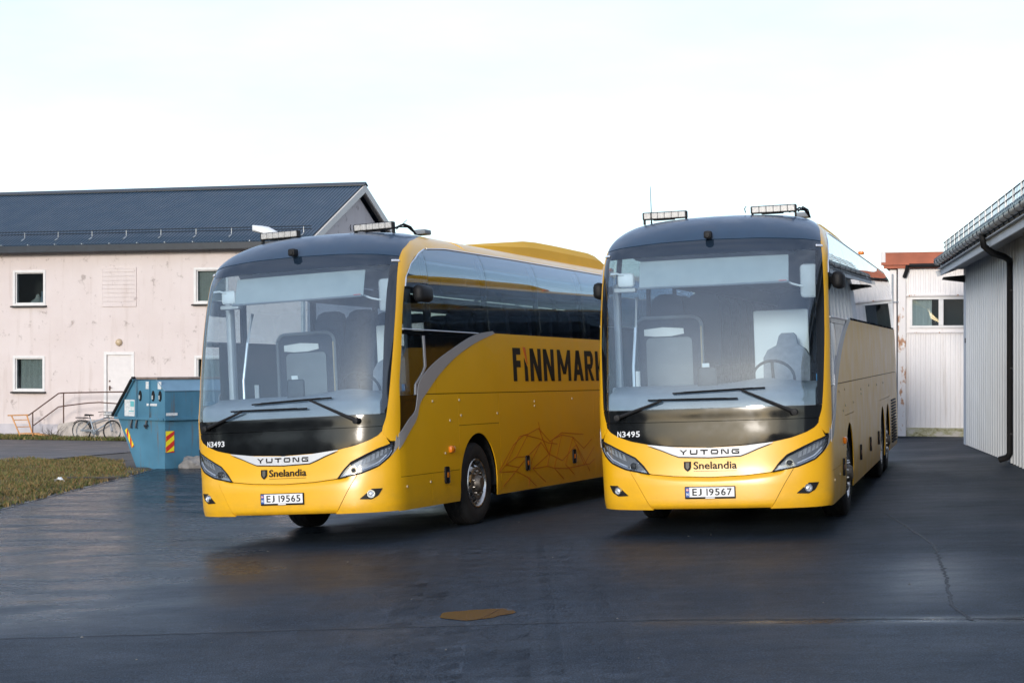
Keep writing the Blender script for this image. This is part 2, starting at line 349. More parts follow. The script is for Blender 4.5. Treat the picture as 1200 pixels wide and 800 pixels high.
# grass blades (countless): one object of small leaning blades
def blades(n, pick, hmin, hmax, name, mats, w=.012):
    V = []; F = []; mi = []
    P = [pick() for _ in range(n)]
    Z = gzv([p_[0] for p_ in P], [p_[1] for p_ in P])
    for (x, y, e), z in zip(P, Z):
        h = RNG.uniform(hmin, hmax); a = RNG.uniform(0, 6.28); dx, dy = math.cos(a) * w, math.sin(a) * w; lx, ly = RNG.normal(0, .5 * h, 2)
        o = len(V); V += [(x - dx, y - dy, z + e), (x + dx, y + dy, z + e), (x + lx, y + ly, z + e + h)]; F.append([o, o + 1, o + 2]); mi.append(int(RNG.integers(0, len(mats))))
    me = bpy.data.meshes.new(name); me.from_pydata(V, [], F)
    for q in mats: me.materials.append(q)
    me.polygons.foreach_set('material_index', mi); me.update()
    o = link(name, me, kind='stuff'); return o
GR = [mat('grass_green', (.085, .115, .020), .7), mat('grass_olive', (.13, .11, .03), .7), mat('grass_straw', (.26, .17, .06), .7), mat('grass_brown', (.17, .105, .035), .7)]
def pick_field():
    while True:
        y = 24 + 20 * RNG.random() ** .8; x = -7.66 - abs(RNG.normal(0, 1)) * .17 - RNG.random() * .32 * y * .36
        if y < field_far(x) + RNG.normal(0, .2): return x, y, max(.0, field_h(min(x, -7.86), y, .9)) - .015
blades(42000, pick_field, .03, .085, 'field_grass', GR, .014)
def pick_verge():
    s = RNG.uniform(-3.2, 3.2); yy = RNG.uniform(-1.95, -.05); x, y = hpt(s, yy); return x, y, .01
blades(9000, pick_verge, .04, .16, 'verge_grass', [GR[0], GR[0], GR[1], GR[2]], .018)
# bare earth track between field and skip
G = []
for y in steps(33.5, 46.5, .35):
    row = []
    for t in np.linspace(0, 1, 10):
        x0 = -8.1 - 1.7 * min(1, (y - 33.5) / 6) + .15 * math.sin(y * 3.1); x = x0 + (-7.70 - x0) * t; row.append((x, y, gz(x, y) + .028 * min(1, (y - 33.3) / 3) + .012 * math.sin(5 * x + 3 * y) - .05 * (t > .95)))
    G.append(row)
mb = MB(); mb.slab(np.array(G)); mb.build('dirt_track', M['dirt'], kind='structure')
# low dark fells all round behind the viewpoint (they show in the glass)
G = []
for k, az in enumerate(np.linspace(60, 300, 121)):
    a = math.radians(az); h = 26 * math.exp(-((az - 230) / 14) ** 2) + min(43, .85 * (30 + 16 * math.sin(az * .11) + 9 * math.sin(az * .31 + 1) + 5 * math.sin(az * .83) + 2 * math.sin(az * 2.1)))
    G.append([(r * math.sin(a), r * math.cos(a), z) for r, z in ((260, -3), (380, h * .45), (520, h), (700, h * .8), (860, -3))])
mb = MB(); mb.slab(np.array(G)); m = mat('autumn_fell', (.05, .045, .035), .95); m.node_tree.links.new(noise_ramp(m, .02, [(.35, (.025, .03, .018)), (.6, (.07, .055, .035))], detail=9), m.node_tree.nodes['Principled BSDF'].inputs['Base Color'])
mb.build('hills', m, kind='structure')
# puddle with an irregular outline
mb = MB(); c = (-.28, 13.80); ang = np.linspace(0, 2 * math.pi, 49)[:-1]
R_ = [(1 + .16 * math.sin(2 * a + .7) + .10 * math.sin(3 * a) + .05 * math.sin(7 * a + 2)) for a in ang]
ring = [(c[0] + .265 * r * math.cos(a), c[1] + .30 * r * math.sin(a)) for r, a in zip(R_, ang)]
zc = max(gz(*q) for q in ring + [c]) + .003
V = []; wet_v = []
for f in (0, .35, .6, .8, 1.0):
    for x, y in ring: V.append((c[0] + (x - c[0]) * f, c[1] + (y - c[1]) * f, gz(c[0] + (x - c[0]) * f, c[1] + (y - c[1]) * f) + .004)); wet_v.append({0: .9, .35: .8, .6: .6, .8: .3, 1.0: 0.}[f])
mb.add(V, [[k * 48 + i, k * 48 + (i + 1) % 48, (k + 1) * 48 + (i + 1) % 48, (k + 1) * 48 + i] for k in range(4) for i in range(48)])
mb.v = [(x - c[0], y - c[1], z - zc) for x, y, z in mb.v]; pm = mb.mesh('puddle', M['puddle'], 60, recalc=False); link('puddle', pm, loc=(c[0], c[1], zc), kind='structure')
# loose stones and grit on the asphalt
mb = MB()
for k in range(80):
    y = RNG.uniform(11, 32); x = RNG.uniform(-.30, .30) * y
    if x < -7.3: continue
    r = RNG.uniform(.004, .013) * (1.6 if RNG.random() < .06 else 1)
    V = [(x + r * a, y + r * b, gz(x, y) + r * .7 * c_ + r * .3) for a, b, c_ in ((1, 0, 0), (-.8, .5, .1), (-.3, -1, 0), (.2, .1, 1))]
    mb.add(V, [[0, 1, 3], [1, 2, 3], [2, 0, 3]])
mb.build('grit', mat('pale_grit', (.13, .125, .115), .8, var=.4, vscale=3), kind='stuff', smooth=0)
# tar joint across the yard and two old cracks (thin raised / sunk lines of real geometry)
def ribbon(pts, w, dz, name, m_):
    G = []
    for i, (x, y) in enumerate(pts):
        d = np.array(pts[min(i + 1, len(pts) - 1)]) - np.array(pts[max(i - 1, 0)]); d = d / np.hypot(*d); q = np.array([-d[1], d[0]])
        ww = w * RNG.uniform(.6, 1.3)
        G.append([(x + q[0] * ww * k, y + q[1] * ww * k, gz(x, y) + dz * (1 - abs(k)) + .003) for k in (-1, 0, 1)])
    b_ = MB(); b_.slab(np.array(G)); return b_.build(name, m_, kind='structure')
M['tar'] = mat('tar_seam', (.016, .021, .028), .62)
def wob(pts, n, amp):
    out = []
    for i in range(len(pts) - 1):
        for t in np.linspace(0, 1, n, endpoint=False):
            out.append((pts[i][0] * (1 - t) + pts[i + 1][0] * t + RNG.normal(0, amp), pts[i][1] * (1 - t) + pts[i + 1][1] * t + RNG.normal(0, amp)))
    return out + [pts[-1]]
ribbon(wob([(4.5, 21.2), (4.2, 17.5), (3.75, 15.2), (3.35, 13.4), (3.3, 12.6)], 40, .008), .014, .002, 'asphalt_crack', M['tar'])
ribbon(wob([(-6.5, 13.6), (-2, 13.35), (1.2, 13.15), (3.2, 12.7), (5.2, 12.3)], 40, .008), .012, .002, 'asphalt_joint', M['tar'])
# ================================================================ coaches
# body shape: level curves (rounded-front plan forms) stacked over height w;  u = across, v = back from the nose, w = up
KW=[.28,.33,.45,.60,.80,1.00,1.15,1.30,1.43,1.60,2.00,2.40,2.80,3.00,3.14,3.24,3.34,3.43,3.50,3.55,3.585,3.605]
KF=[.06,.02,0,.004,.030,.043,.052,.062,.069,.104,.17,.25,.35,.41,.46,.52,.62,.75,.90,1.07,1.30,1.55]
KH=[1.24,1.255,1.27,1.275,1.28,1.283,1.285,1.285,1.285,1.285,1.285,1.28,1.272,1.265,1.25,1.23,1.19,1.12,1.03,0.91,0.75,0.52]
KD=[.65,.65,.65,.65,.62,.60,.59,.57,.56,.55,.55,.55,.55,.55,.57,.60,.65,.70,.75,.75,.75,.75]
KN=[3.2,3.2,3.2,3.2,3.3,3.4,3.5,3.5,3.5,3.5,3.5,3.5,3.4,3.3,3.1,3,2.8,2.6,2.5,2.3,2.2,2.2]
def pch(x, y):
    x = np.array(x, float); y = np.array(y, float); h = np.diff(x); d = np.diff(y) / h
    m = np.zeros_like(y); m[0] = d[0]; m[-1] = d[-1]
    for i in range(1, len(x) - 1):
        if d[i - 1] * d[i] > 0:
            w1 = 2 * h[i] + h[i - 1]; w2 = h[i] + 2 * h[i - 1]; m[i] = (w1 + w2) / (w1 / d[i - 1] + w2 / d[i])
    def f(t):
        t = np.clip(t, x[0], x[-1]); i = np.clip(np.searchsorted(x, t) - 1, 0, len(x) - 2); s = (t - x[i]) / h[i]
        return (1 + 2 * s) * (1 - s) ** 2 * y[i] + s * (1 - s) ** 2 * h[i] * m[i] + s * s * (3 - 2 * s) * y[i + 1] + s * s * (s - 1) * h[i] * m[i + 1]
    return f
fF, fH, fD, fN = [pch(KW, k) for k in (KF, KH, KD, KN)]
def plan(t, H, F, D, n): return H * np.sign(np.sin(t)) * np.abs(np.sin(t)) ** (2 / n), F + D * (1 - np.abs(np.cos(t)) ** (2 / n))
_t = np.linspace(0, np.pi / 2, 2001); _u, _v = plan(_t, 1.275, 0, .72, 3.); _a = np.concatenate([[0], np.cumsum(np.hypot(np.diff(_u), np.diff(_v)))]); AMAX = _a[-1]
def Pa(a, w):                       # a = arc length across the nose
    a = np.asarray(a, float); w = np.asarray(w, float); aa = np.clip(a, -AMAX, AMAX); t = np.sign(aa) * np.interp(np.abs(aa), _a, _t)
    u, v = plan(t, fH(w), fF(w), fD(w), fN(w)); v = v + np.maximum(np.abs(a) - AMAX, 0)
    return np.stack(np.broadcast_arrays(u, v, w), -1)
def Pu(u, w):                       # nose by lateral position
    u = np.asarray(u, float); w = np.asarray(w, float); n = fN(w); x = np.clip(np.abs(u / fH(w)), 0, 1)
    return np.stack(np.broadcast_arrays(u, fF(w) + fD(w) * (1 - (1 - x ** n) ** (1 / n)), w), -1)
def Pv(v, w):                       # side (u > 0) by distance back
    v = np.asarray(v, float); w = np.asarray(w, float); n = fN(w); x = np.clip((v - fF(w)) / fD(w), 0, 1)
    return np.stack(np.broadcast_arrays(fH(w) * (1 - (1 - x) ** n) ** (1 / n), v, w), -1)
CEN = np.array([0, 7., 1.8])
def offs(G, d):
    G = np.asarray(G, float); a = np.gradient(G, axis=0); b = np.gradient(G, axis=1); nn = np.cross(a, b)
    L = np.linalg.norm(nn, axis=-1, keepdims=True); nn = nn / np.maximum(L, 1e-9)
    c = G - CEN; c[..., 1] = np.where(G[..., 1] > 1.5, 0, c[..., 1]); sg = np.sign((nn * c).sum(-1, keepdims=True)); sg[sg == 0] = 1
    return G + nn * sg * d
def shell(mb, G, out=0., th=.012, mi=0): return mb.slab(offs(G, out), offs(G, out - th), mi)
MIR = np.array([-1, 1, 1.])
def both(G): return (G, G * MIR)
def interp(pts):
    p = np.array(pts, float); return lambda x: np.interp(x, p[:, 0], p[:, 1])
def resample(poly, n):
    P_ = np.array(poly, float); d = np.r_[0, np.cumsum(np.hypot(*np.diff(P_, axis=0).T))]; t = np.linspace(0, d[-1], n); return np.stack([np.interp(t, d, P_[:, k]) for k in range(P_.shape[1])], 1)
def smoothpoly(pts, n):
    P_ = np.array(pts, float); d = np.r_[0, np.cumsum(np.hypot(*np.diff(P_, axis=0).T))]; t = np.linspace(0, d[-1], n)
    return np.stack([pch(d, P_[:, 0])(t), pch(d, P_[:, 1])(t)], 1)
def ruled(A, B, rows, fn):
    """strip between equally long polylines A and B of surface coordinates"""
    A = np.array(A); B = np.array(B); t = np.linspace(0, 1, rows)[None, :, None]; Q = A[:, None] * (1 - t) + B[:, None] * t
    return fn(Q[..., 0], Q[..., 1])
# outlines read on the nose (a, w) and the side (v, w)
BLK = interp([(0,1.011),(.36,1.026),(.61,1.054),(.82,1.093),(1.0,1.146),(1.12,1.195),(1.205,1.268),(1.245,1.40)])       # lower edge of the black mask
aBLK = interp([(1.00,0),(1.011,.02),(1.026,.36),(1.054,.61),(1.093,.82),(1.146,1.0),(1.195,1.12),(1.268,1.205),(1.40,1.245),(1.6,1.272),(1.75,1.29),(2.2,1.33),(2.6,1.35),(3.0,1.345),(3.15,1.36),(3.30,1.39)])
aGLS = interp([(1.43,1.17),(1.6,1.175),(2.3,1.18),(2.8,1.195),(3.0,1.215),(3.11,1.24)])
CRS = interp([(0,.692),(.35,.705),(.633,.733)])
HLT = interp([(.633,.735),(.693,.824),(.784,.911),(.955,.985),(1.118,1.046),(1.33,1.099),(1.357,1.109)])
HLB = interp([(.633,.735),(.911,.783),(1.12,.854),(1.269,.949),(1.335,1.02),(1.357,1.105)])
SLB = interp([(1.088,.845),(1.20,.90),(1.323,.978),(1.42,1.05),(1.501,1.125)])
def LOW(a): a = np.asarray(a); return np.where(a < .633, CRS(a), np.where(a < 1.088, HLB(a), SLB(a)))
SEAM = interp([(.33,.60),(.394,.65),(.529,.725),(.773,.867)])
PO = interp([(1.12,.345),(1.215,.42),(1.45,.45),(1.75,.475),(2.2,.575),(2.36,.606),(2.6,.665),(2.98,.81),(3.126,.968),(3.274,1.272),(3.341,1.513)])   # pillar outer edge v(w)
WT = interp([(.9,3.12),(1.136,3.26),(1.513,3.341),(2.17,3.386),(2.9,3.393),(4.3,3.403),(14,3.41)])                                   # window top w(v)
SWO = [(3.426,2.384),(2.78,2.257),(2.146,2.084),(1.602,1.87),(1.205,1.659),(.978,1.52),(.886,1.369),(.616,1.182),(.397,1.023)]
SWI = [(3.356,2.412),(2.9,2.372),(1.957,2.152),(1.202,1.894),(.960,1.734),(.915,1.60),(.851,1.455),(.633,1.338),(.402,1.195)]
vSWO = interp([(w, v) for v, w in SWO[::-1]]); vSWI = interp([(w, v) for v, w in SWI[::-1]])
AX = [2.71, 9.30, 10.70]; RA = .60; WC = .535; TYRE = .505; REAR = 13.85
def sill(v):                       # lower edge of the side skirts, cut by the wheel arches
    v = np.asarray(v, float); lo = np.full(v.shape, .335)
    for c in AX:
        d = np.abs(v - c); lo = np.where(d < RA, np.maximum(lo, WC + np.sqrt(np.maximum(RA ** 2 - d ** 2, 0))), lo)
    return lo
def colgrid(vs, lo, hi, rows, fn=Pv):
    t = np.linspace(0, 1, rows)[None, :]; W_ = lo[:, None] * (1 - t) + hi[:, None] * t; return fn(np.repeat(vs[:, None], rows, 1), W_)
def rowgrid(ws, lo, hi, cols, fn=Pv):
    t = np.linspace(0, 1, cols)[None, :]; V_ = lo[:, None] * (1 - t) + hi[:, None] * t; return fn(V_, np.repeat(ws[:, None], cols, 1))

def build_coach():
    root = empty('coach', '', 'bus')
    def part(name, G, mt, out=0., th=.012, parent=None, smooth=35, **kw):
        b = MB(); shell(b, G, out, th); return b.build(name, mt, parent or root, smooth, **kw)
    # ---- hidden dark structure so that gaps read as shadow
    b = MB()
    A_, W_ = np.meshgrid(np.linspace(-1.62, 1.62, 60), np.linspace(.36, 1.42, 24), indexing='ij'); b.slab(offs(Pa(A_, W_), -.05), offs(Pa(A_, W_), -.06))
    for s in (1, -1):
        vs = np.r_[np.linspace(.85, 2.05, 10), np.linspace(2.08, 3.34, 40), np.linspace(3.4, 8.6, 14), np.linspace(8.66, 11.34, 70), np.linspace(11.4, 13.7, 8)]
        G = colgrid(vs, np.maximum(sill(vs) + .03, .36), np.full(len(vs), 2.36), 10) * np.array([s, 1, 1]); b.slab(offs(G, -.045), offs(G, -.055))
    b.build('inner_shell', M['dark'], root)
    b = MB(); b.box((0, 7.2, .62), (1.62, 13.0, .62)); b.box((0, 1.1, .58), (2.1, .9, .36)); b.box((0, 6.0, .66), (2.36, 4.9, .56)); b.box((0, 12.5, .66), (2.36, 2.1, .56))
    b.box((0, 2.71, .5), (2.0, .16, .16)); b.box((0, 9.3, .5), (2.0, .2, .2)); b.box((0, 10.7, .5), (2.0, .2, .2))
    b.build('chassis', M['dark'], root)
    for s in (1, -1):
        for c in AX:
            an = np.linspace(-.12, math.pi + .12, 20); b = MB()
            b.slab(np.array([[(s * uu, c + (RA + .01) * math.cos(a), WC + (RA + .01) * math.sin(a)) for uu in (1.245, .80)] for a in an])); b.build('wheel_arch_liner', M['dark'], root, recalc=False)
    # ---- nose: bumper, corner panels, front panel
    ws = np.linspace(0, 1, 26); ss = np.linspace(-1, 1, 61); S_, T_ = np.meshgrid(ss, ws, indexing='ij')
    def bw(S_, T_, k, lo): return lo * (1 - T_) + T_ * (CRS(np.abs(S_) * k) - .004)
    Wg = bw(S_, T_, .66, .355); Ag = S_ * (SEAM(np.minimum(Wg, .773)) - .003); hi_ = LOW(np.abs(Ag)); Wg = .355 * (1 - T_) + T_ * (hi_ - .004)
    Ag = S_ * (SEAM(np.minimum(Wg, .773)) - .003)
    G = Pa(Ag, Wg)
    lip = np.clip((Wg - (hi_ - .05)) / .05, 0, 1)           # the upper edge rolls inwards
    G[..., 1] += -.012 + .030 * lip ** 2 * (np.abs(Ag) < .75) + .03 * np.clip((.40 - Wg) / .05, 0, 1) ** 2
    b = MB(); G2 = G.copy(); G2[..., 1] += .014; b.slab(G, G2); b.build('bumper', M['yellow'], root, 40)
    for s in (1, -1):
        tt = np.linspace(0, 1, 22); cc = np.linspace(0, 1, 26); T_, C_ = np.meshgrid(tt, cc, indexing='ij')
        A0 = .82 + 0 * T_
        Ag = None
        Wg = .355 + 0 * T_
        for _ in range(6):
            a_in = SEAM(np.minimum(Wg, .773)) + .003; Ag = a_in * (1 - C_) + 1.468 * C_; Wg = .345 * (1 - T_) + T_ * (LOW(Ag) - .003)
        G = Pa(s * Ag, Wg); G[..., 1] -= .008 * (1 - C_) * np.clip((.80 - Wg) / .1, 0, 1)
        b = MB(); shell(b, G, 0, .014); o = b.build('bumper_corner', M['yellow'], root, 40)
    S_, T_ = np.meshgrid(np.linspace(-1, 1, 81), np.linspace(0, 1, 16), indexing='ij')
    E_ = 1.29 * (1 - T_) + 1.165 * T_; Ag = S_ * E_; aa = np.abs(Ag)
    lo = np.where(aa < .633, CRS(aa) + .004, HLT(aa) + .003); hi = BLK(np.minimum(aa, 1.2)) - .002
    part('front_panel', Pa(Ag, lo * (1 - T_) + hi * T_), M['yellow'], -.004, .012)
    # ---- black mask below the windscreen (two panels), then the screen with its dark border
    S_, T_ = np.meshgrid(np.linspace(-1, 1, 71), np.linspace(0, 1, 22), indexing='ij')
    Wg = 1.006 + (1.288 - 1.006) * T_ ** 1.6; part('lower_mask', Pa(S_ * (aBLK(Wg) - .001), Wg), M['black'], .001, .012)
    Wg = 1.294 + (1.428 - 1.294) * T_; part('wiper_cover_panel', Pa(S_ * (aBLK(Wg) - .001), Wg), M['black'], -.001, .012)
    ws = np.r_[np.linspace(1.434, 3.11, 40)]; S_, Wg = np.meshgrid(np.linspace(-1, 1, 61), ws, indexing='ij')
    part('windscreen', Pa(S_ * aGLS(Wg), Wg), M['wind'], 0, .007)
    for s in (1, -1):
        C_, Wg = np.meshgrid(np.linspace(0, 1, 10), ws, indexing='ij'); part('windscreen_side_border', Pa(s * (aGLS(Wg) * (1 - C_) + (aBLK(Wg) - .001) * C_), Wg), M['frit'], 0, .009)
    S_, T_ = np.meshgrid(np.linspace(-1, 1, 61), np.linspace(0, 1, 8), indexing='ij')
    topw = lambda a: np.interp(np.abs(a), [0, .6, 1.06, 1.36], [3.274, 3.262, 3.234, 3.205])
    Ag = S_ * 1.36; Ag = S_ * aBLK(3.11 * (1 - T_) + topw(Ag) * T_); Wg = 3.1105 * (1 - T_) + topw(Ag) * T_
    part('windscreen_top_border', Pa(Ag, Wg), M['frittop'], -.001, .009)
    # ---- navy roof cap
    NV = np.array([(1.36,3.209),(1.39,3.297),(1.511,3.425),(1.715,3.492),(1.93,3.552),(2.12,3.588),(2.25,3.605)])
    aNV = lambda w: np.interp(w, NV[:, 1], NV[:, 0])
    b = MB(); S_, T_ = np.meshgrid(np.linspace(-1, 1, 81), np.linspace(0, 1, 34), indexing='ij')
    W0 = topw(S_ * 1.36) + .004; Wg = W0 + (3.605 - W0) * (1 - (1 - T_) ** 1.7); G = Pa(S_ * aNV(Wg), Wg)
    shell(b, G, .004, .012)
    e = offs(G, .004)[:, -1]; e2 = e.copy(); vend = 2.62; e2[:, 1] = np.maximum(e[:, 1], vend); e2[:, 2] = 3.612
    T3 = np.linspace(0, 1, 6)[None, :, None]; Gt = e[:, None] * (1 - T3) + e2[:, None] * T3; Gb = Gt.copy(); Gb[..., 2] -= .012; b.slab(Gt, Gb)
    b.build('roof_cap', M['navy'], root, 40)
    # ---- yellow pillar and cant rail, one band per side
    inn = [tuple(Pa(a, w)[1:]) for a, w in ((1.30,1.122),(1.172,1.225),(1.247,1.42),(1.29,1.75),(1.332,2.2),(1.352,2.6),(1.348,2.98),(1.357,3.15),(1.391,3.297),(1.512,3.425),(1.716,3.492),(1.93,3.552),(2.12,3.588))] + [(2.95, 3.600)]
    outr = [(.352,1.122),(.425,1.215),(.45,1.45),(.475,1.75),(.575,2.2),(.665,2.6),(.81,2.98),(.968,3.126),(1.272,3.274),(1.55,3.345),(1.95,3.375),(2.3,3.388),(2.6,3.391),(3.0,3.395)]
    # first piece written with arc coordinates so that the curved corner is followed exactly
    def v2a(v, w):
        lo_, hi_ = 0., AMAX + 4.
        for _ in range(40):
            md = (lo_ + hi_) / 2
            if Pa(md, w)[1] < v: lo_ = md
            else: hi_ = md
        return lo_
    IA = [(v2a(v, w), w) for v, w in inn]; OA = [(v2a(v, w), w) for v, w in outr]
    k = np.r_[0, np.cumsum([math.hypot(OA[i + 1][0] - OA[i][0], OA[i + 1][1] - OA[i][1]) for i in range(len(OA) - 1)])]
    tt = np.linspace(0, k[-1], 90); fa = [pch(k, [q[j] for q in IA])(tt) for j in (0, 1)]; fb = [pch(k, [q[j] for q in OA])(tt) for j in (0, 1)]
    G = ruled(np.stack(fa, 1), np.stack(fb, 1), 9, Pa)
    for s in (1, -1): part('corner_pillar', G * np.array([s, 1, 1]), M['yellow'], .002, .014)
    # ---- roof behind the cap
    wr = np.array([3.40, 3.43, 3.47, 3.50, 3.53, 3.555, 3.575, 3.59, 3.60, 3.605]); vs = np.r_[np.linspace(2.96, 13.2, 30), 13.5, 13.7, 13.8]
    ring = [(fH(w), w) for w in wr] + [(.26, 3.612), (0, 3.614)]; ring = ring + [(-u, w) for u, w in ring[-2::-1]]
    G = np.array([[(u, v, w) for u, w in ring] for v in vs]); b = MB(); G2 = G * np.array([.985, 1, 1]) - np.array([0, 0, .014]); b.slab(G, G2); b.build('roof', M['yellow'], root, 40)
    # ---- side panels, hatches, windows
    def sidepart(name, G, mt, out=0., th=.012, **kw):
        return [part(name, G * np.array([s, 1, 1]), mt, out, th, **kw) for s in (1, -1)]
    ws = np.linspace(1.636, 2.385, 26); ws1 = np.linspace(1.636, 1.79, 8)
    sidepart('side_panel', rowgrid(ws1, vSWO(ws1) + .004, np.full(8, 1.472), 6), M['yellow'], 0)
    for v0, v1 in ((1.478, 7.25), (7.255, REAR - .12)):
        g = rowgrid(ws, np.maximum(vSWO(ws) + .004, v0), np.full(26, v1), 30); sidepart('side_panel', g, M['yellow'], 0)
    ws = np.linspace(.718, 1.627, 26); lo_ = np.where(ws > 1.02, vSWO(ws) + .004, .405); lo_[ws > 1.02] = np.maximum(lo_[ws > 1.02], .405)
    sidepart('front_side_panel', rowgrid(ws, lo_, np.full(26, 2.105), 24), M['yellow'])
    ws = np.linspace(.338, .712, 8); sidepart('low_hatch', rowgrid(ws, np.full(8, .405), np.full(8, 1.262), 16), M['yellow'])
    sidepart('skirt_panel', rowgrid(ws, np.full(8, 1.268), np.full(8, 2.105), 6), M['yellow'])
    vs = np.linspace(2.111, 3.445, 60); sidepart('wheel_arch_panel', colgrid(vs, sill(vs) + .001, np.full(60, 1.242), 8), M['yellow'])
    sidepart('filler_hatch', rowgrid(np.linspace(1.248, 1.627, 4), np.full(4, 2.111), np.full(4, 3.445), 4), M['yellow'])
    for v0, v1 in ((3.451, 7.25), (7.255, 8.60)): sidepart('luggage_hatch', rowgrid(np.linspace(.338, 1.627, 8), np.full(8, v0), np.full(8, v1), 8), M['yellow'])
    vs = np.linspace(8.606, 11.40, 110); sidepart('wheel_arch_panel', colgrid(vs, sill(vs) + .001, np.full(110, 1.242), 8), M['yellow'])
    sidepart('filler_hatch', rowgrid(np.linspace(1.248, 1.627, 4), np.full(4, 8.606), np.full(4, 11.40), 4), M['yellow'])
    sidepart('engine_hatch', rowgrid(np.linspace(.338, 1.627, 8), np.full(8, 11.406), np.full(8, REAR - .12), 8), M['yellow'])
    for s in (1, -1):
        b = MB()
        for k in range(15): b.box((s * 1.29, 12.3, .46 + k * .05), (.03, 1.2, .022))
        b.build('louvre_grille', M['matte'], root, 0)
    # belt rail and silver trims
    for s in (1, -1):
        b = MB(); b.tube([tuple(Pv(v, WT(v) + .002) * np.array([s, 1, 1]) + np.array([s * .006, 0, 0])) for v in np.linspace(1.6, 13.6, 40)], .007, 6)
        b.tube([tuple(Pv(PO(w), w) * np.array([s, 1, 1]) + np.array([s * .006, -.003, 0])) for w in np.linspace(2.86, 3.34, 26)], .009, 6); b.build('window_trim', M['chrome'], root)
        b = MB(); b.tube([tuple(Pv(v, 2.372) * np.array([s, 1, 1]) + np.array([s * .004, 0, 0])) for v in np.linspace(.63, 2.86, 30)], .009, 6); b.build('belt_trim', M['silver'], root)
    # swoosh: silver band from the windows down to the headlamp and round under it
    A_ = smoothpoly(SWO, 60); B_ = smoothpoly(SWI, 60); G = ruled(A_, B_, 6, Pv)
    sidepart('silver_swoosh', G, M['silver'], .006, .012)
    lo2 = smoothpoly([(1.075,.842),(1.20,.90),(1.323,.978),(1.42,1.05),(1.462,1.085)], 24); hi2 = smoothpoly([(1.075,.842),(1.20,.902),(1.275,.955),(1.345,1.03),(1.40,1.185)], 24)
    G = ruled(lo2, hi2, 5, Pa); sidepart('lamp_trim', G, M['silver'], .003, .012)
    # dark panels round the driver's window
    ws = np.linspace(1.20, 1.622, 14); sidepart('dark_side_panel', rowgrid(ws, PO(ws) + .003, np.maximum(vSWI(ws), PO(ws) + .01), 8), M['black'], 0, .01)
    ws = np.linspace(2.312, 2.362, 4); sidepart('dark_side_panel', rowgrid(ws, PO(ws) + .003, vSWI(ws), 20), M['black'], 0, .01)
    vr = lambda w: np.minimum(1.165, np.interp(w, [1.62, 1.75, 1.87, 1.95], [.86, .88, 1.08, 1.165]))
    ws = np.linspace(1.626, 2.308, 24); sidepart('driver_window', rowgrid(ws, PO(ws) + .004, vr(ws), 8), M['tint'], -.004, .005)
    sidepart('dark_side_panel', rowgrid(ws, vr(ws) + .055, np.maximum(vSWI(ws), vr(ws) + .06), 14), M['black'], 0, .01)
    sidepart('driver_window_frame', rowgrid(ws, vr(ws) + .004, vr(ws) + .052, 4), M['silver'], .002, .012)
    # side glazing
    DV = [1.43, 3.27, 5.17, 7.05, 8.93, 10.81, 12.69, 13.65]
    ws = np.linspace(2.382, 3.318, 30); sidepart('side_window', rowgrid(ws, PO(ws) + .006, np.full(30, 1.424), 8), M['tint'], 0, .006)
    for i in range(len(DV) - 1):
        vs = np.linspace(DV[i] + .006, DV[i + 1] - .006, 14); lo_ = np.where(vs < 3.4, 2.382, 2.412)
        sidepart('side_window', colgrid(vs, lo_, WT(vs) - .004, 10), M['tint'], 0, .006)
    for s in (1, -1):
        for i, v in enumerate(DV):
            b = MB(); b.slab(np.array([[(s * (float(fH(w)) - .035), v + dv, w) for dv in (-.05, .05)] for w in np.linspace(2.36, 3.33, 8)]), np.array([[(s * (float(fH(w)) - .075), v + dv, w) for dv in (-.05, .05)] for w in np.linspace(2.36, 3.33, 8)])); b.build('window_pillar', M['dark'], root, 0)
    # rear wall
    G = np.array([[(u * float(fH(w)) * .985, REAR - .06 + .03 * u * u - (.20 * max(0, (w - 3.2) / .4)), w) for u in np.linspace(-1, 1, 9)] for w in np.linspace(.35, 3.6, 16)]); b = MB(); b.slab(G, G - np.array([0, .05, 0])); b.build('rear_wall', M['navy'], root)
    # ---- roof unit
    b = MB(); sec = []
    prof = [(4.2,.02),(4.8,.07),(5.6,.15),(6.3,.215),(6.8,.235),(7.6,.24),(9.2,.235),(9.55,.21),(9.75,.12),(9.8,.02)]
    for v, h in prof:
        wd = .80 if v > 4.6 else .72
        sec.append([(-wd, v, 3.56), (-wd + .03, v, 3.60 + h * .55), (-wd + .14, v, 3.605 + h), (0, v, 3.615 + h * 1.04), (wd - .14, v, 3.605 + h), (wd - .03, v, 3.60 + h * .55), (wd, v, 3.56)])
    b.slab(np.array(sec)); b.build('roof_unit', M['yellowroof'], root, 30, recalc=False)
    # ---- headlamps
    for s in (1, -1):
        av = .633 + (1.355 - .633) * np.linspace(0, 1, 40); lo_, hi_ = HLB(av), HLT(av); t = np.linspace(0, 1, 8)[None]
        G = Pa(s * np.repeat(av[:, None], 8, 1), (lo_ + .004)[:, None] * (1 - t) + (hi_ - .004)[:, None] * t)
        hl = part('headlight', G, M['lamphousing'], -.032, .01)
        part('lamp_cover', G, M['clear'], -.001, .004, parent=hl)
        b = MB(); b.tube([tuple(offs(Pa(s * np.array([[a, a], [a + .01, a + .01]]), np.array([[w, w + .01]] * 2)), .0)[0, 0]) for a, w in [(x, float(HLT(x))) for x in np.linspace(.633, 1.352, 30)] + [(x, float(HLB(x))) for x in np.linspace(1.352, .633, 30)]], .008, 6); b.build('bezel', M['matte'], hl)
        def on(a, w, d=-.02): g = Pa(s * a, w); n_ = offs(Pa(np.array([[s * (a - .01), s * (a - .01)], [s * (a + .01), s * (a + .01)]]), np.array([[w - .01, w + .01]] * 2)), d)[0, 0] - Pa(s * (a - .01), w - .01); return tuple(g + n_)
        b = MB()                                                       # bright rim inside the outline
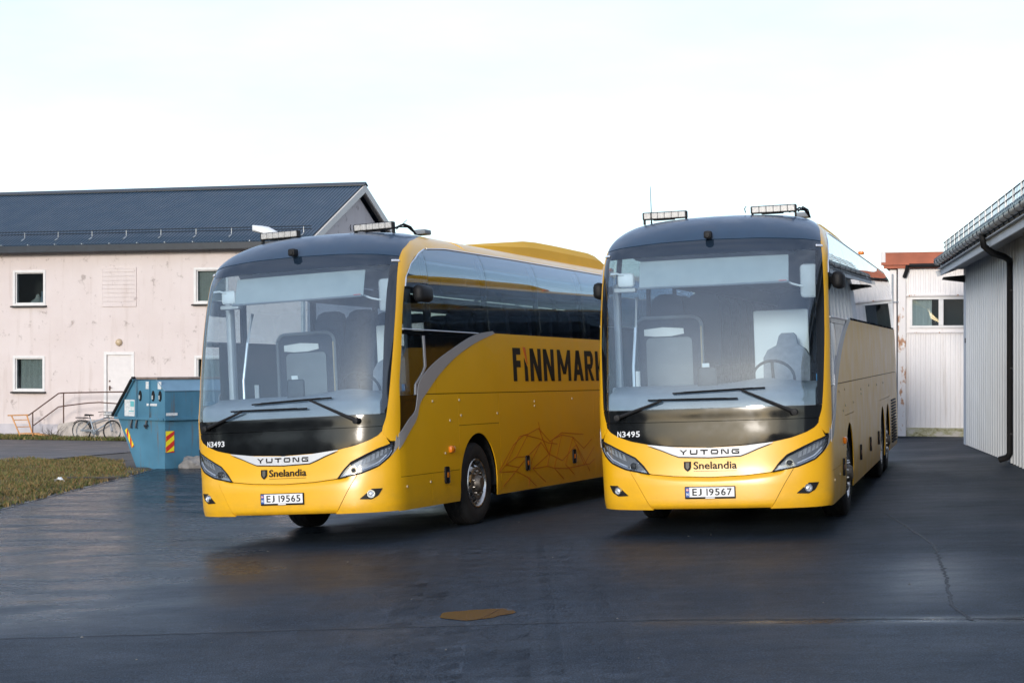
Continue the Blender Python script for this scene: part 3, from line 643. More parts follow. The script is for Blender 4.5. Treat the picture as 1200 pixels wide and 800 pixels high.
        b.tube([on(a, HLT(a) - .016, -.010) for a in np.linspace(.66, 1.33, 24)], .008, 6); b.tube([on(a, HLB(a) + .014, -.010) for a in np.linspace(.66, 1.32, 24)], .006, 6); b.build('rim_strip', M['chrome'], hl)
        b = MB()                                                       # round projector
        c = Vector(on(.815, .82, -.016)); nrm = (Vector(on(.815, .82, 0)) - Vector(on(.815, .82, -.02))).normalized(); rt = nrm.to_track_quat('X', 'Z').to_matrix()
        b.lathe([(.001, .020), (.020, .016), (.032, .006), (.034, 0)], n=20, mi=1); b.lathe([(.034, 0), (.036, .014), (.043, .014), (.046, -.006), (.046, -.012)], n=20)
        b.v = [tuple(rt @ Vector(p) + c) for p in b.v]; b.build('projector', [M['chrome'], M['screen']], hl, 50)
        b = MB()
        for k in range(7):                                             # stepped reflector cells along the upper edge
            a = .91 + k * .058; lo3, hi3 = HLB(a) + .055, HLT(a) - .026
            w0, w1 = lo3 + (hi3 - lo3) * .35, hi3
            b.slab(np.array([[on(a, w0, -.026), on(a + .012, w1, -.012)], [on(a + .046, w0 + .015, -.026), on(a + .050, w1 + .010, -.018)]]))
        b.build('reflector_cell', M['lampwhite'], hl, 0, recalc=False)
        b = MB(); b.tube([on(a, HLB(a) + .034 + .02 * (a - .9), -.018) for a in np.linspace(.90, 1.24, 16)], .009, 6); b.build('light_strip', M['lampwhite'], hl)
        # fog lamp
        a_ = np.linspace(.905, 1.172, 20); hi_ = np.interp(a_, [.905, 1.042, 1.172], [.505, .608, .608]); lo_ = np.interp(a_, [.905, 1.041, 1.122, 1.172], [.499, .492, .531, .604]); t = np.linspace(0, 1, 6)[None]
        fg = part('fog_light', Pa(s * np.repeat(a_[:, None], 6, 1), lo_[:, None] * (1 - t) + hi_[:, None] * t), M['matte'], .012, .016)
        c = Vector(on(1.035, .552, .014)); nrm = (Vector(on(1.035, .552, .01)) - Vector(on(1.035, .552, 0))).normalized(); rt = nrm.to_track_quat('X', 'Z').to_matrix()
        b = MB(); b.lathe([(.001, -.004), (.030, -.004), (.034, .010), (.044, .010), (.048, -.004)], n=20); b.v = [tuple(rt @ Vector(p) + c) for p in b.v]; b.build('lamp_ring', M['chrome'], fg)
        b = MB(); b.lathe([(.001, .012), (.02, .008), (.031, -.002)], n=16); b.v = [tuple(rt @ Vector(p) + c) for p in b.v]; b.build('lens', M['lampwhite'], fg)
    # ---- badge plate with maker lettering, operator name
    u_ = np.linspace(-.678, .678, 60); hi_ = np.interp(np.abs(u_), [0, .36, .678], [1.004, 1.018, 1.052]); lo_ = np.interp(np.abs(u_), [0, .335, .42, .52, .678], [.905, .917, .948, .99, 1.046]); t = np.linspace(0, 1, 5)[None]
    G = Pu(np.repeat(u_[:, None], 5, 1), lo_[:, None] * (1 - t) + hi_[:, None] * t); bp = part('badge_plate', G, M['silverplate'], .010, .014)
    part('badge_painted_shadow', Pu(np.repeat(u_[:, None], 5, 1), (lo_ - .012)[:, None] * (1 - t) + (hi_ - .02)[:, None] * t), M['matte'], .003, .006)  # dark strip painted as the shadow along the badge's lower edge
    def onnose(x, y, h): q = Pu(x, y); return (q[0], q[1] - h, q[2])
    b = MB(); x = -.322; cw, ch, sw_, y0 = .083, .052, .0145, .937
    def bar(x0, y0_, x1, y1_): b.prism([(x0, y0_), (x1, y0_), (x1, y1_), (x0, y1_)], .010, .014, onnose)
    def dia(p, q, w): b.prism([(p[0] - w, p[1]), (p[0] + w, p[1]), (q[0] + w, q[1]), (q[0] - w, q[1])], .010, .014, onnose)
    def letter(c, x):
        y1, x1 = y0 + ch, x + cw
        if c == 'Y': dia((x + cw / 2, y0 + ch * .45), (x + .008, y1), .009); dia((x + cw / 2, y0 + ch * .45), (x1 - .008, y1), .009); bar(x + cw / 2 - .008, y0, x + cw / 2 + .008, y0 + ch * .45)
        if c == 'U': bar(x, y0 + sw_, x + sw_, y1); bar(x1 - sw_, y0 + sw_, x1, y1); bar(x + .004, y0, x1 - .004, y0 + sw_)
        if c == 'T': bar(x, y1 - sw_, x1, y1); bar(x + cw / 2 - .008, y0, x + cw / 2 + .008, y1 - sw_)
        if c == 'O': bar(x, y0 + sw_, x + sw_, y1 - sw_); bar(x1 - sw_, y0 + sw_, x1, y1 - sw_); bar(x + .006, y0, x1 - .006, y0 + sw_); bar(x + .006, y1 - sw_, x1 - .006, y1)
        if c == 'N': bar(x, y0, x + sw_, y1); bar(x1 - sw_, y0, x1, y1); dia((x1 - sw_ - .004, y0), (x + sw_ + .004, y1), .009)
        if c == 'G': bar(x, y0 + sw_, x + sw_, y1 - sw_); bar(x + .006, y0, x1, y0 + sw_); bar(x + .006, y1 - sw_, x1, y1); bar(x1 - sw_, y0 + sw_, x1, y0 + ch * .55); bar(x + cw * .5, y0 + ch * .42, x1 - sw_, y0 + ch * .62)
    for i, c in enumerate('YUTONG'): letter(c, -.324 + i * .1125)
    b.build('maker_lettering', M['ink'], bp, 0)
    b = MB(); V, F = text_data('Snelandia', .014); V = fit_text(V, -.178, .290, .779, .860); solid_print(b, V, F, onnose, .004, .008); b.build('operator_name', M['ink'], root, 0)
    b = MB(); b.prism([(-.178, .757), (.288, .757), (.288, .7605), (-.178, .7605)], .004, .006, onnose); b.build('name_underline', M['ink2'], root, 0)
    b = MB(); b.prism([(-.282,.862),(-.282,.80),(-.272,.778),(-.243,.755),(-.214,.778),(-.204,.80),(-.204,.862)], .004, .008, onnose); cr = b.build('crest', M['ink'], root, 0)
    b = MB(); b.prism([(-.262,.85),(-.262,.80),(-.243,.775),(-.224,.80),(-.224,.85)], .008, .0095, onnose)
    b.build('crest_field', mat('crest_grey', (.10, .09, .07), .5), cr, 0)
    # ---- number plate (digits are added per coach)
    np_ = MB().box((0, -.022, .530), (.545, .014, .132), r=.004).build('number_plate', M['ink'], root, 0)
    MB().box((.02, -.031, .536), (.484, .006, .104)).build('plate_face', M['plate'], np_, 0)
    MB().box((-.243, -.031, .536), (.040, .006, .104)).build('plate_band', M['blue'], np_, 0)
    b = MB(); b.box((-.243, -.0345, .562), (.026, .002, .026), mi=0); b.box((-.246, -.036, .562), (.005, .002, .026), mi=1); b.box((-.243, -.036, .562), (.026, .002, .005), mi=1); b.build('plate_flag', [M['red'], M['white']], np_, 0)
    b = MB(); V, F = text_data('N', .03); V = fit_text(V, -.254, -.232, .50, .528); solid_print(b, V, F, lambda x, y, h: (x, -.034 - h, y), 0, .002); b.build('plate_country_letter', M['white'], np_, 0)
    MB().box((0, -.033, .474), (.10, .004, .012)).build('plate_dealer_strip', M['plate'], np_, 0)
    # ---- wipers
    def wiper(arm, blade):
        b = MB(); P = [tuple(Pu(x, w) + np.array([0, -.055, 0])) for x, w in arm]
        b.lathe([(.001, -.05), (.032, -.045), (.035, .03), (.03, .05)], c=P[0], axis='y', n=14); b.tube([P[0], tuple((np.array(P[0]) * .35 + np.array(P[1]) * .65)), P[1]], [.022, .015, .012], 8)
        wp = b.build('wiper', M['matte'], root)
        Q = [tuple(Pu(x, w) + np.array([0, -.030, 0])) for x, w in blade]; b = MB(); b.tube(Q, .010, 6); b.tube([tuple(np.array(q) + np.array([0, -.015, .006])) for q in Q[1:-1]], .007, 6); b.build('wiper_blade', M['matte'], wp)
    L_ = lambda p, q, n=9: [(p[0] + (q[0] - p[0]) * t, p[1] + (q[1] - p[1]) * t) for t in np.linspace(0, 1, n)]
    wiper([(-1.008, 1.352), (-.505, 1.524), (-.30, 1.526)], L_((-.66, 1.534), (.321, 1.528)))
    wiper([(.922, 1.362), (.357, 1.619), (.15, 1.62)], L_((-.386, 1.601), (.614, 1.632)))
    # ---- mirrors (boxes on the front quarter glass), lamps, roof lights, camera
    for s in (1, -1):
        m_ = MB().box((s * 1.352, 1.08, 2.785), (.13, .36, .19), r=.05).build('mirror_housing', M['matte'], root, 60)
        MB().box((s * 1.27, 1.12, 2.79), (.10, .12, .09), r=.02).build('mirror_arm', M['matte'], m_)
        b = MB(); b.box((0, 0, 0), (.105, .02, .030), r=.006); g = Pa(s * 1.30, 3.155); dd = offs(Pa(np.array([[s * 1.29] * 2, [s * 1.31] * 2]), np.array([[3.15, 3.16]] * 2)), .012)[0, 0] - Pa(s * 1.29, 3.15)
        rt = (-Vector(dd)).to_track_quat('Y', 'Z').to_matrix(); b.v = [tuple(rt @ Vector(p) + Vector(g) + Vector(dd) * .5) for p in b.v]; b.build('marker_lamp', M['lampwhite'], root)
        lb = MB().box((s * .6275, 1.374, 3.640), (.52, .075, .085), r=.008).build('light_bar', M['matte'], root, 0)
        for k in range(6): MB().box((s * .6275 + (k - 2.5) * .081, 1.334, 3.640), (.079, .014, .068), r=.006).build('led_cell', M['led'], lb, 0)
        for k in (-1, 1): MB().box((s * .6275 + k * .245, 1.385, 3.59), (.02, .05, .09)).build('bracket', M['matte'], lb, 0)
        MB().box((s * .6275 - .02, 1.40, 3.60), (.25, .10, .02), r=.005).build('mount_plate', M['matte'], lb, 0)
        MB().box((s * 1.06, 9.1, 3.535), (.09, .16, .05), r=.02).build('roof_marker', M['amber'], root)
    b = MB(); b.box((0, .50, 3.325), (.085, .12, .085), r=.02); b.lathe([(.001, .426), (.025, .428), (.03, .445)], c=(0, 0, 3.32), axis='y', n=14); b.build('front_camera', M['matte'], root)
    b = MB(); b.box((.86, 2.25, 3.62), (.16, .20, .06), r=.015); b.build('roof_box', M['trimgrey'], root)
    b = MB()
    for k in range(3):
        q = RNG.uniform(-.03, .03, 2); b.tube([(.80 + .05 * k, 1.42 + q[0], 3.60), (.86 + .04 * k, 1.55, 3.66 + q[1]), (.95 + .02 * k, 1.62, 3.63), (1.0, 1.75, 3.55)], .009, 6)
    b.tube([(.31, 1.4, 3.69), (.29, 1.42, 3.67), (.30, 1.42, 3.62)], .006, 6); b.build('roof_cable', M['matte'], root)
    # ---- latches, reflectors, side lamps on both sides
    for s in (1, -1):
        for v, w in ((1.345,1.546),(2.147,1.551),(1.84,1.31),(2.184,1.364),(3.377,1.367),(1.661,.929),(1.212,.617),(.56,.60),(4.75,1.50),(4.75,1.44),(6.30,1.52),(8.0,1.5),(9.6,1.5)):
            G = Pv(np.array(v), np.array(w)); b = MB(); b.lathe([(.001, .009), (.014, .008), (.017, 0), (.017, -.006)], c=(0, 0, 0), n=12); b.v = [(s * (p[0] + G[0]), p[1] + G[1], p[2] + G[2]) for p in b.v]; b.build('latch', M['latch'], root)
        for v, w in ((1.675,.671),(4.385,.691),(6.28,.70),(8.1,.70)):
            r_ = MB().box((s * 1.279, v, w), (.02, .12, .20), r=.03).build('side_lamp', M['ink'], root); MB().box((s * 1.292, v + .02, w), (.008, .05, .06), r=.003).build('lens', M['amber'], r_)
        MB().box((s * 1.295, 1.84, .967), (.05, .13, .085), r=.025).build('turn_signal', M['amber'], root)
    # ---- wheels
    for s in (1, -1):
        for i, c in enumerate(AX):
            wh = empty('wheel', '', 'x'); del wh['label']; del wh['category']; wh.parent = root; wh.location = (s * 1.09, c, WC)
            k = s
            b = MB(); b.lathe([(.30, .135 * k), (.33, .155 * k), (.40, .160 * k), (.45, .152 * k), (.485, .135 * k), (.503, .11 * k), (.505, .05 * k), (.498, .04 * k), (.505, .03 * k), (.505, -.03 * k), (.498, -.04 * k), (.505, -.05 * k), (.503, -.11 * k), (.45, -.15 * k), (.30, -.135 * k)], n=48); b.build('tyre', M['rubber'], wh, 30)
            front = (i != 1)
            b = MB(); b.lathe([(.305, .14 * k), (.298, .152 * k), (.285, .150 * k), (.270, .12 * k)] + ([(.255, .085 * k), (.235, .11 * k), (.205, .150 * k), (.185, .155 * k), (.165, .145 * k), (.12, .140 * k), (.11, .146 * k), (.10, .15 * k), (.085, .20 * k), (.07, .215 * k), (.001, .218 * k)] if front else [(.25, .02 * k), (.20, -.05 * k), (.14, -.06 * k), (.12, -.06 * k), (.11, .08 * k), (.09, .11 * k), (.001, .115 * k)]), n=48)
            for j in range(10):
                a = 2 * math.pi * j / 10; hh, rr = (.116 * k, .232) if front else (-.01 * k, .22); sl = (.040 / .03) * k
                for prof, x0, y0, lean, mi_, da in (([(.001, .005), (.026, .005), (.028, -.01)], hh, rr, sl if front else 0, 1, 0), ([(.001, .03), (.010, .03), (.014, .0)], .146 * k if front else -.06 * k, .145, 0, 2, .314)):
                    t_m = MB().lathe(prof, n=8); V = [(x0 + p[0] * k - p[1] * lean, p[1] + y0, p[2]) for p in t_m.v]; ca, sa = math.cos(a + da), math.sin(a + da)
                    b.add([(x, y * ca - z * sa, y * sa + z * ca) for x, y, z in V], t_m.f, mi_)
            b.mi = [3 if (q == 0 and all(math.hypot(b.v[i][1], b.v[i][2]) < .207 for i in f)) else q for q, f in zip(b.mi, b.f)]; b.build('rim', [M['rim'], M['dark'], M['rim'], M['hub']], wh, 40)
    # ---- interior
    b = MB(); b.box((0, 1.6, 1.02), (2.3, 2.2, .08)); b.box((0, 8.2, 1.36), (2.36, 11.2, .10)); b.box((.2, 2.62, 1.2), (1.8, .06, .4)); b.build('floor', M['trimgrey'], root, 0)
    G = np.array([[(u, v, 3.28 - .05 * u * u) for u in np.linspace(-1.12, 1.12, 9)] for v in np.linspace(.95, 13.5, 8)]); MB().slab(G, G - np.array([0, 0, .03])).build('ceiling', M['trimlight'], root)
    for s in (1, -1): MB().box((s * .95, 8.2, 3.02), (.38, 10.6, .20), r=.05).build('luggage_rack', M['trimgrey'], root)
    MB().box((0, 13.4, 2.0), (2.4, .08, 2.4)).build('rear_bulkhead', M['trimgrey'], root, 0)
    b = MB(); u_ = np.linspace(-1.13, 1.13, 30); rows = []
    for u in u_:
        x = abs(u); v0 = float(Pu(u * .97, 1.5)[1]) + .04
        rows.append([(u, v0, 1.40), (u, v0 + .01, 1.56), (u, v0 + .05, 1.60), (u, .42 + .1 * x, 1.64 + .03 * math.exp(-((u - .55) / .35) ** 2)), (u, .62 + .05 * x, 1.68 + .05 * math.exp(-((u - .55) / .3) ** 2)), (u, .72, 1.66), (u, .74, 1.1)])
    b.slab(np.array(rows)); b.build('dashboard', M['dash'], root, 50, recalc=False)
    MB().box((-.07, .55, 1.755), (.215, .03, .23), r=.03).build('ticket_screen', M['screen'], root)
    MB().box((-.09, .57, 1.89), (.08, .004, .05), rot=Matrix.Rotation(.3, 3, 'X')).build('paper_slip', M['white'], root, 0)
    b = MB(); c = Vector((.62, .86, 1.72)); rt = Matrix.Rotation(math.radians(-58), 3, 'X')
    b.tube([tuple(c + rt @ Vector((.23 * math.cos(a), .23 * math.sin(a), 0))) for a in np.linspace(0, 2 * math.pi, 33)], .016, 8)
    for a in (.3, 2.84, 4.71): b.tube([tuple(c + rt @ Vector((.22 * math.cos(a), .22 * math.sin(a), 0))), tuple(c + rt @ Vector((0, 0, -.05)))], .018, 6)
    b.tube([tuple(c + rt @ Vector((0, 0, -.05))), (.62, .70, 1.45)], .05, 8); b.build('steering_wheel', M['matte'], root)
    G = np.array([[(u, fF(w) + .10 + .10 * (abs(u) / 1.0) ** 3, w) for w in np.linspace(2.775, 3.07, 4)] for u in np.linspace(-.79, .86, 16)]); MB().slab(G, G + np.array([0, .012, 0])).build('sun_blind', M['visor'], root)
    MB().box((.80, float(fF(2.78)) + .135, 2.782), (.085, .012, .016)).build('blind_tag', M['red'], root, 0)
    MB().tube([(-.80, fF(2.77) + .11, 2.768), (.87, fF(2.77) + .11, 2.768)], .013, 8).build('blind_bar', M['trimgrey'], root)
    MB().box((0, .98, 3.17), (1.8, .40, .14), r=.03).build('header_console', M['trimgrey'], root)
    MB().box((1.06, .72, 2.78), (.19, .05, .37), r=.04).build('interior_mirror', M['trimlight'], root)
    b = MB(); b.tube([(.80, .60, 2.79), (.90, .64, 2.745), (.99, .70, 2.72)], .012, 6); b.build('mirror_rod', M['white'], root)
    MB().box((-.98, .70, 2.88), (.19, .06, .16), r=.035).build('entrance_mirror', M['white'], root)
    MB().tube([(-1.14, .62, 2.95), (-1.07, .64, 2.955), (-1.0, .68, 2.93)], .012, 6).build('mirror_rod', M['white'], root)
    MB().box((-1.01, .80, 2.77), (.25, .12, .05), r=.015).build('entrance_shelf', M['trimlight'], root)
    for s, m_ in ((-1, 'trimlight'), (1, 'trimgrey')):
        b = MB(); b.box((s * 1.16, 1.02, 2.2), (.07, .12, 1.3), r=.02); b.box((s * 1.17, 1.15, 1.45), (.05, .8, .45), r=.02); b.build('pillar_lining', M[m_], root)
    b = MB(); b.tube([(-.98, .95, 1.2), (-.98, .95, 1.9), (-.96, 1.05, 2.35), (-.96, 1.2, 2.7)], .018, 8); b.build('grab_pole', M['lampwhite'], root)
    MB().box((-1.0, 1.3, 1.6), (.05, .02, .5)).build('door_leaf_edge', M['white'], root, 0)
    # guide's folding partition with a pale band, left of centre
    def rrect(u0, u1, w0, w1, r, n=6):
        P = []
        for cx, cy, a0 in ((u1 - r, w1 - r, 0), (u0 + r, w1 - r, 90), (u0 + r, w0 + r, 180), (u1 - r, w0 + r, 270)):
            for k in range(n + 1): a = math.radians(a0 + 90 * k / n); P.append((cx + r * math.cos(a), cy + r * math.sin(a)))
        return P
    b = MB(); b.prism(rrect(-1.20, -.36, 1.45, 2.50, .12), 0, .06, lambda x, y, h: (x, 2.26 - h, y)); gp = b.build('guide_partition', M['seat'], root)
    b = MB(); Q = rrect(-1.18, -.38, 1.48, 2.48, .12); b.tube([(x, 2.19, y) for x, y in Q + Q[:1]], .022, 8); b.build('partition_frame', M['trimgrey'], gp)
    b = MB(); b.tube([(-.385, 2.165, y) for y in np.linspace(1.62, 2.36, 12)], .009, 6); b.build('edge_piping', M['tan'], gp)
    b = MB(); b.prism([(-1.08, 2.27), (-1.08, 2.345), (-.85, 2.365), (-.60, 2.345), (-.595, 2.28), (-.75, 2.255), (-.95, 2.255)], 0, .012, lambda x, y, h: (x, 2.19 - h, y)); b.build('partition_band', M['white'], gp)
    b = MB(); b.prism(rrect(-1.06, -.50, 1.55, 2.24, .06), 0, .012, lambda x, y, h: (x, 2.195 - h, y)); b.build('partition_pad', M['trimgrey'], gp)
    # driver's seat and the pale screen behind it
    MB().box((.58, 2.08, 2.02), (.64, .03, .98), r=.02).build('driver_screen', M['white'], root)
    b = MB(); b.prism([(.42,1.45),(.42,1.95),(.47,2.04),(.57,2.09),(.60,2.20),(.63,2.23),(.76,2.23),(.79,2.20),(.81,2.10),(.90,2.04),(.95,1.95),(.95,1.45)], 0, .14, lambda x, y, h: (x, 1.66 - h + .18 * (y - 1.5), y)); b.box((.68, 1.45, 1.42), (.52, .5, .14), r=.04); b.build('driver_seat', M['seatgrey'], root, 60)
    MB().box((1.13, 1.62, 2.02), (.03, .62, .68), r=.01).build('driver_side_blind', M['white'], root)
    MB().box((1.10, .98, 1.70), (.05, .05, .12), r=.015).build('blue_bottle', mat('blue_bottle_plastic', (.03, .25, .55), .3), root)
    # passenger seats, each with headrest wings
    b = MB(); b.prism([(-.215,1.40),(-.225,2.35),(-.20,2.62),(-.16,2.71),(-.08,2.745),(.08,2.745),(.16,2.71),(.20,2.62),(.225,2.35),(.215,1.40)], 0, .12, lambda x, y, h: (x, .06 - h + .18 * (y - 1.4), y + .06)); b.box((0, -.15, 1.82), (.43, .46, .14), r=.03); b.box((0, -.12, 1.58), (.36, .36, .38))
    sm = b.mesh('passenger_seat', M['seat'], 50)
    for r in range(12):
        for u in (-.98, -.52, .52, .98):
            if r == 0 and u > 0: continue
            link('passenger_seat', sm, root, loc=(u, 3.1 + r * .84, 0))
    return root
M['silverplate'] = mat('brushed_badge_silver', (.58, .59, .60), .5, metal=.2)

def pose(T, yaw, roll, pitch):
    cy, sy, cr, sr, cp, sp = math.cos(yaw), math.sin(yaw), math.cos(roll), math.sin(roll), math.cos(pitch), math.sin(pitch)
    R = np.array([[cy, sy, 0], [-sy, cy, 0], [0, 0, 1]]) @ np.array([[cr, 0, -sr], [0, 1, 0], [sr, 0, cr]]) @ np.array([[1, 0, 0], [0, cp, -sp], [0, sp, cp]])
    Mx = Matrix(R.tolist()).to_4x4(); Mx.translation = (T[0], T[1], T[2] + 2.0); return Mx
GRP = 'yellow coaches parked side by side'
coachA = build_coach(); coachB = copy_tree(coachA)
coachA.matrix_world = pose((-2.5337, 19.6269, -2.0578), .3674, .0550, -.0078)
coachB.matrix_world = pose((2.1498, 18.8549, -1.9249), .2669, .0362, .0059)
coachA['label'] = 'yellow coach with navy roof front, fleet number N3493 and big FINNMARK lettering along its side'
coachB['label'] = 'yellow coach with navy roof front, fleet number N3495, parked next to the grey corrugated shed'
coachA['group'] = coachB['group'] = GRP
# tyres settle on the ground under each wheel
for root in (coachA, coachB):
    for ch in root.children:
        if ch.name.startswith('wheel') and ch.type == 'EMPTY':
            q = root.matrix_world @ Vector((ch.location.x, ch.location.y, WC - TYRE)); ch.location.z = WC + max(-.09, min(.09, gz(q.x, q.y) - q.z)) + .001
def glyph_row(b, body, x0, x1, y0, y1, fn, h0, h1, bold=.02, gap=.22):
    """each character fitted to its own cell, narrow ones narrower"""
    wd = [.24 if c in '1I' else (.45 if c == ' ' else (.72 if c == 'J' else 1.)) for c in body]; k = (x1 - x0) / (sum(wd) + gap * (len(body) - 1)); x = x0
    for c, w in zip(body, wd):
        if c != ' ':
            V, F = text_data(c, bold); solid_print(b, fit_text(V, x, x + w * k, y0, y1), F, fn, h0, h1)
        x += (w + gap) * k
def nose_text(root, name, body, x0, x1, y0, y1, mt, bold=.012):
    b = MB(); glyph_row(b, body, x0, x1, y0, y1, lambda x, y, h: tuple(Pu(x, y) + np.array([0, -h, 0])), .002, .006, bold); return b.build(name, mt, root, 0)
def plate_text(root, body):
    pl_ = [c for c in root.children if c.name.startswith('number_plate')][0]
    b = MB(); glyph_row(b, body, -.190, .235, .500, .574, lambda x, y, h: (x, -.034 - h, y), 0, .003, .012, .30); b.build('plate_digits', M['ink'], pl_, 0)
nose_text(coachA, 'fleet_number', 'N3493', -1.025, -.765, 1.140, 1.203, M['white']); nose_text(coachB, 'fleet_number', 'N3495', -1.025, -.763, 1.139, 1.202, M['white'])
plate_text(coachA, 'EJ 19565'); plate_text(coachB, 'EJ 19567')
# whip aerial on the right-hand coach, short wire on the other
MB().tube([(-.78, 1.32, 3.55), (-.78, 1.33, 3.62), (-.78, 1.33, 3.98)], [.012, .006, .003], 6).build('whip_aerial', M['matte'], coachB)
MB().tube([(.86, 1.5, 3.60), (1.0, 1.5, 3.70)], .004, 5).build('short_aerial', M['matte'], coachA)
# big lettering on the left-hand coach's side, cut from sheets
def onside(x, y, h): q = Pv(x, y); return (q[0] + h, q[1], q[2])
w0, w1 = 1.772, 2.212; H_ = w1 - w0; b = MB(); st = .125
def q_(*p): b.prism([(x, w0 + y * H_) for x, y in p], .002, .005, onside)
def vbar(x0, x1): q_((x0, 0), (x1, 0), (x1, 1), (x0, 1))
vbar(4.02, 4.02 + st); q_((4.145, .80), (4.30, .80), (4.30, 1), (4.145, 1)); q_((4.145, .42), (4.29, .42), (4.29, .62), (4.145, .62))
q_((4.445, 0), (4.565, 0), (4.55, .42), (4.43, .70), (4.44, .4))
def N_(x): vbar(x, x + st); vbar(x + .30, x + .30 + st); q_((x + .30, 0), (x + .30 + st, 0), (x + st, 1), (x, 1))
N_(4.66); N_(5.18)
x = 5.755; vbar(x, x + .115); vbar(x + .44, x + .555); q_((x + .22, .22), (x + .335, .22), (x + .115, 1), (x, 1)); q_((x + .22, .22), (x + .335, .22), (x + .555, 1), (x + .44, 1))
q_((6.42, 0), (6.54, 0), (6.70, 1), (6.56, 1)); q_((6.74, 0), (6.865, 0), (6.70, 1), (6.56, 1)); q_((6.54, .2), (6.74, .2), (6.70, .37), (6.58, .37))
x = 6.94; vbar(x, x + st); q_((x + st, .82), (x + .27, .82), (x + .36, .90), (x + .30, 1), (x + st, 1)); q_((x + .26, .55), (x + .37, .55), (x + .39, .72), (x + .37, .88), (x + .26, .88)); q_((x + st, .40), (x + .30, .40), (x + .37, .56), (x + st, .56)); q_((x + .28, 0), (x + .41, 0), (x + .25, .42), (x + .14, .42))
x = 7.44; vbar(x, x + st); q_((x + .28, 0), (x + .42, 0), (x + .19, .58), (x + st, .45)); q_((x + st, .42), (x + .19, .42), (x + .41, 1), (x + .27, 1))
b.build('side_lettering', M['ink2'], coachA, 0)
b = MB(); q_((4.40, 1.03), (4.50, 1.03), (4.555, .55), (4.54, .50)); b.build('letter_flame', M['orangeprint'], coachA, 0)
# thin angular mountain-line print low on the side
LN = [[(3.374,.615),(3.61,.702),(4.119,1.047),(4.457,1.071),(4.86,1.136),(5.24,.774),(5.411,.968),(5.789,1.019),(6.261,.972),(6.73,.795),(7.1,.92)],
 [(3.38,.637),(3.9,.946),(4.287,1.065),(4.852,1.0),(5.236,.924),(5.6,.90)],[(3.99,.784),(4.416,.775),(4.933,.944),(5.246,.774),(5.79,.66),(6.4,.86)],
 [(3.61,.702),(4.065,.647),(4.3,.73),(3.965,.602),(3.506,.429)],[(3.374,.615),(3.965,.602),(4.4,.50),(4.75,.36)],[(4.46,1.07),(3.99,.784),(3.61,.702)],
 [(4.587,.605),(5.161,.61),(5.445,.572),(5.91,.542),(6.98,.56),(7.2,.62)],[(4.86,1.22),(5.0,.98),(5.246,.774),(4.587,.605),(5.1,.40)],[(4.933,.944),(4.563,.72),(4.45,.38)],
 [(5.79,1.019),(5.445,.572),(5.85,.40)],[(6.261,.972),(5.91,.60),(6.3,.44)],[(6.261,.972),(6.73,.56),(7.2,.80)],[(4.86,1.136),(5.3,.94),(5.79,1.05),(6.73,1.0)],[(6.4,.86),(6.98,.457)],[(5.16,.61),(5.41,.968)]]
b = MB()
for pl_ in LN:
    for p, q in zip(pl_[:-1], pl_[1:]):
        d = np.array(q) - np.array(p); L = np.hypot(*d)
        if L < .01: continue
        nn = np.array([-d[1], d[0]]) / L * .0048; b.prism([(p[0] - nn[0], p[1] - nn[1]), (q[0] - nn[0], q[1] - nn[1]), (q[0] + nn[0], q[1] + nn[1]), (p[0] + nn[0], p[1] + nn[1])], .0015, .003, onside)
b.build('mountain_line_print', M['lineprint'], coachA, 0)
b = MB()
for k, (x0, x1) in enumerate(((1.52, 1.56), (1.62, 1.68), (1.73, 1.80))): b.prism([(x0, 2.265), (x1, 2.265), (x1, 2.31), (x0, 2.31)], .001, .003, onside)
# ================================================================ pale house on the left
m = mat('pink_render', (.62, .53, .50), .85, bump=.25, bscale=18); M['render'] = m
l = m.node_tree.links; p = m.node_tree.nodes['Principled BSDF']
big = noise_ramp(m, .5, [(.3, (.60, .515, .485)), (.7, (.67, .595, .57))], detail=6)
spots = noise_ramp(m, 2.6, [(.575, (1, 1, 1)), (.66, (.50, .47, .45))], detail=10, rough=.72)
drip = noise_ramp(m, 1.1, [(.55, (1, 1, 1)), (.78, (.86, .83, .80))], vec_scale=(3.5, 3.5, .35), detail=6)
l.new(mixc(m, mixc(m, big, spots, .8, 'MULTIPLY'), drip, 1., 'MULTIPLY'), p.inputs['Base Color'])
M['plinth'] = mat('pale_grey_plinth', (.50, .47, .49), .85, var=.12, vscale=2, bump=.2)
M['roofsteel'] = mat('dark_blue_roof_sheet', (.020, .046, .076), .38, var=.12, vscale=1.5, rvar=.08)
M['gutterblack'] = mat('dark_gutter', (.018, .024, .032), .4, var=.2)
M['frame'] = mat('white_frame_paint', (.68, .66, .64), .5, var=.05)
M['sillblack'] = mat('dark_sill', (.025, .022, .02), .6)
M['curtain'] = mat('grey_curtain', (.42, .43, .41), .9, var=.1, vscale=10)
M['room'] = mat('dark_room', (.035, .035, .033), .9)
M['cream'] = mat('cream_bargeboard', (.70, .64, .57), .6, var=.05)
M['concrete'] = mat('weathered_concrete', (.46, .41, .37), .9, var=.25, vscale=3, bump=.6, bscale=14)
M['rustrail'] = mat('rusty_brown_rail', (.085, .040, .026), .7, var=.35, vscale=15)
M['door'] = mat('off_white_door', (.66, .62, .60), .45, var=.04)
M['galv'] = mat('galvanised_steel', (.45, .47, .48), .4, metal=.6, var=.15)

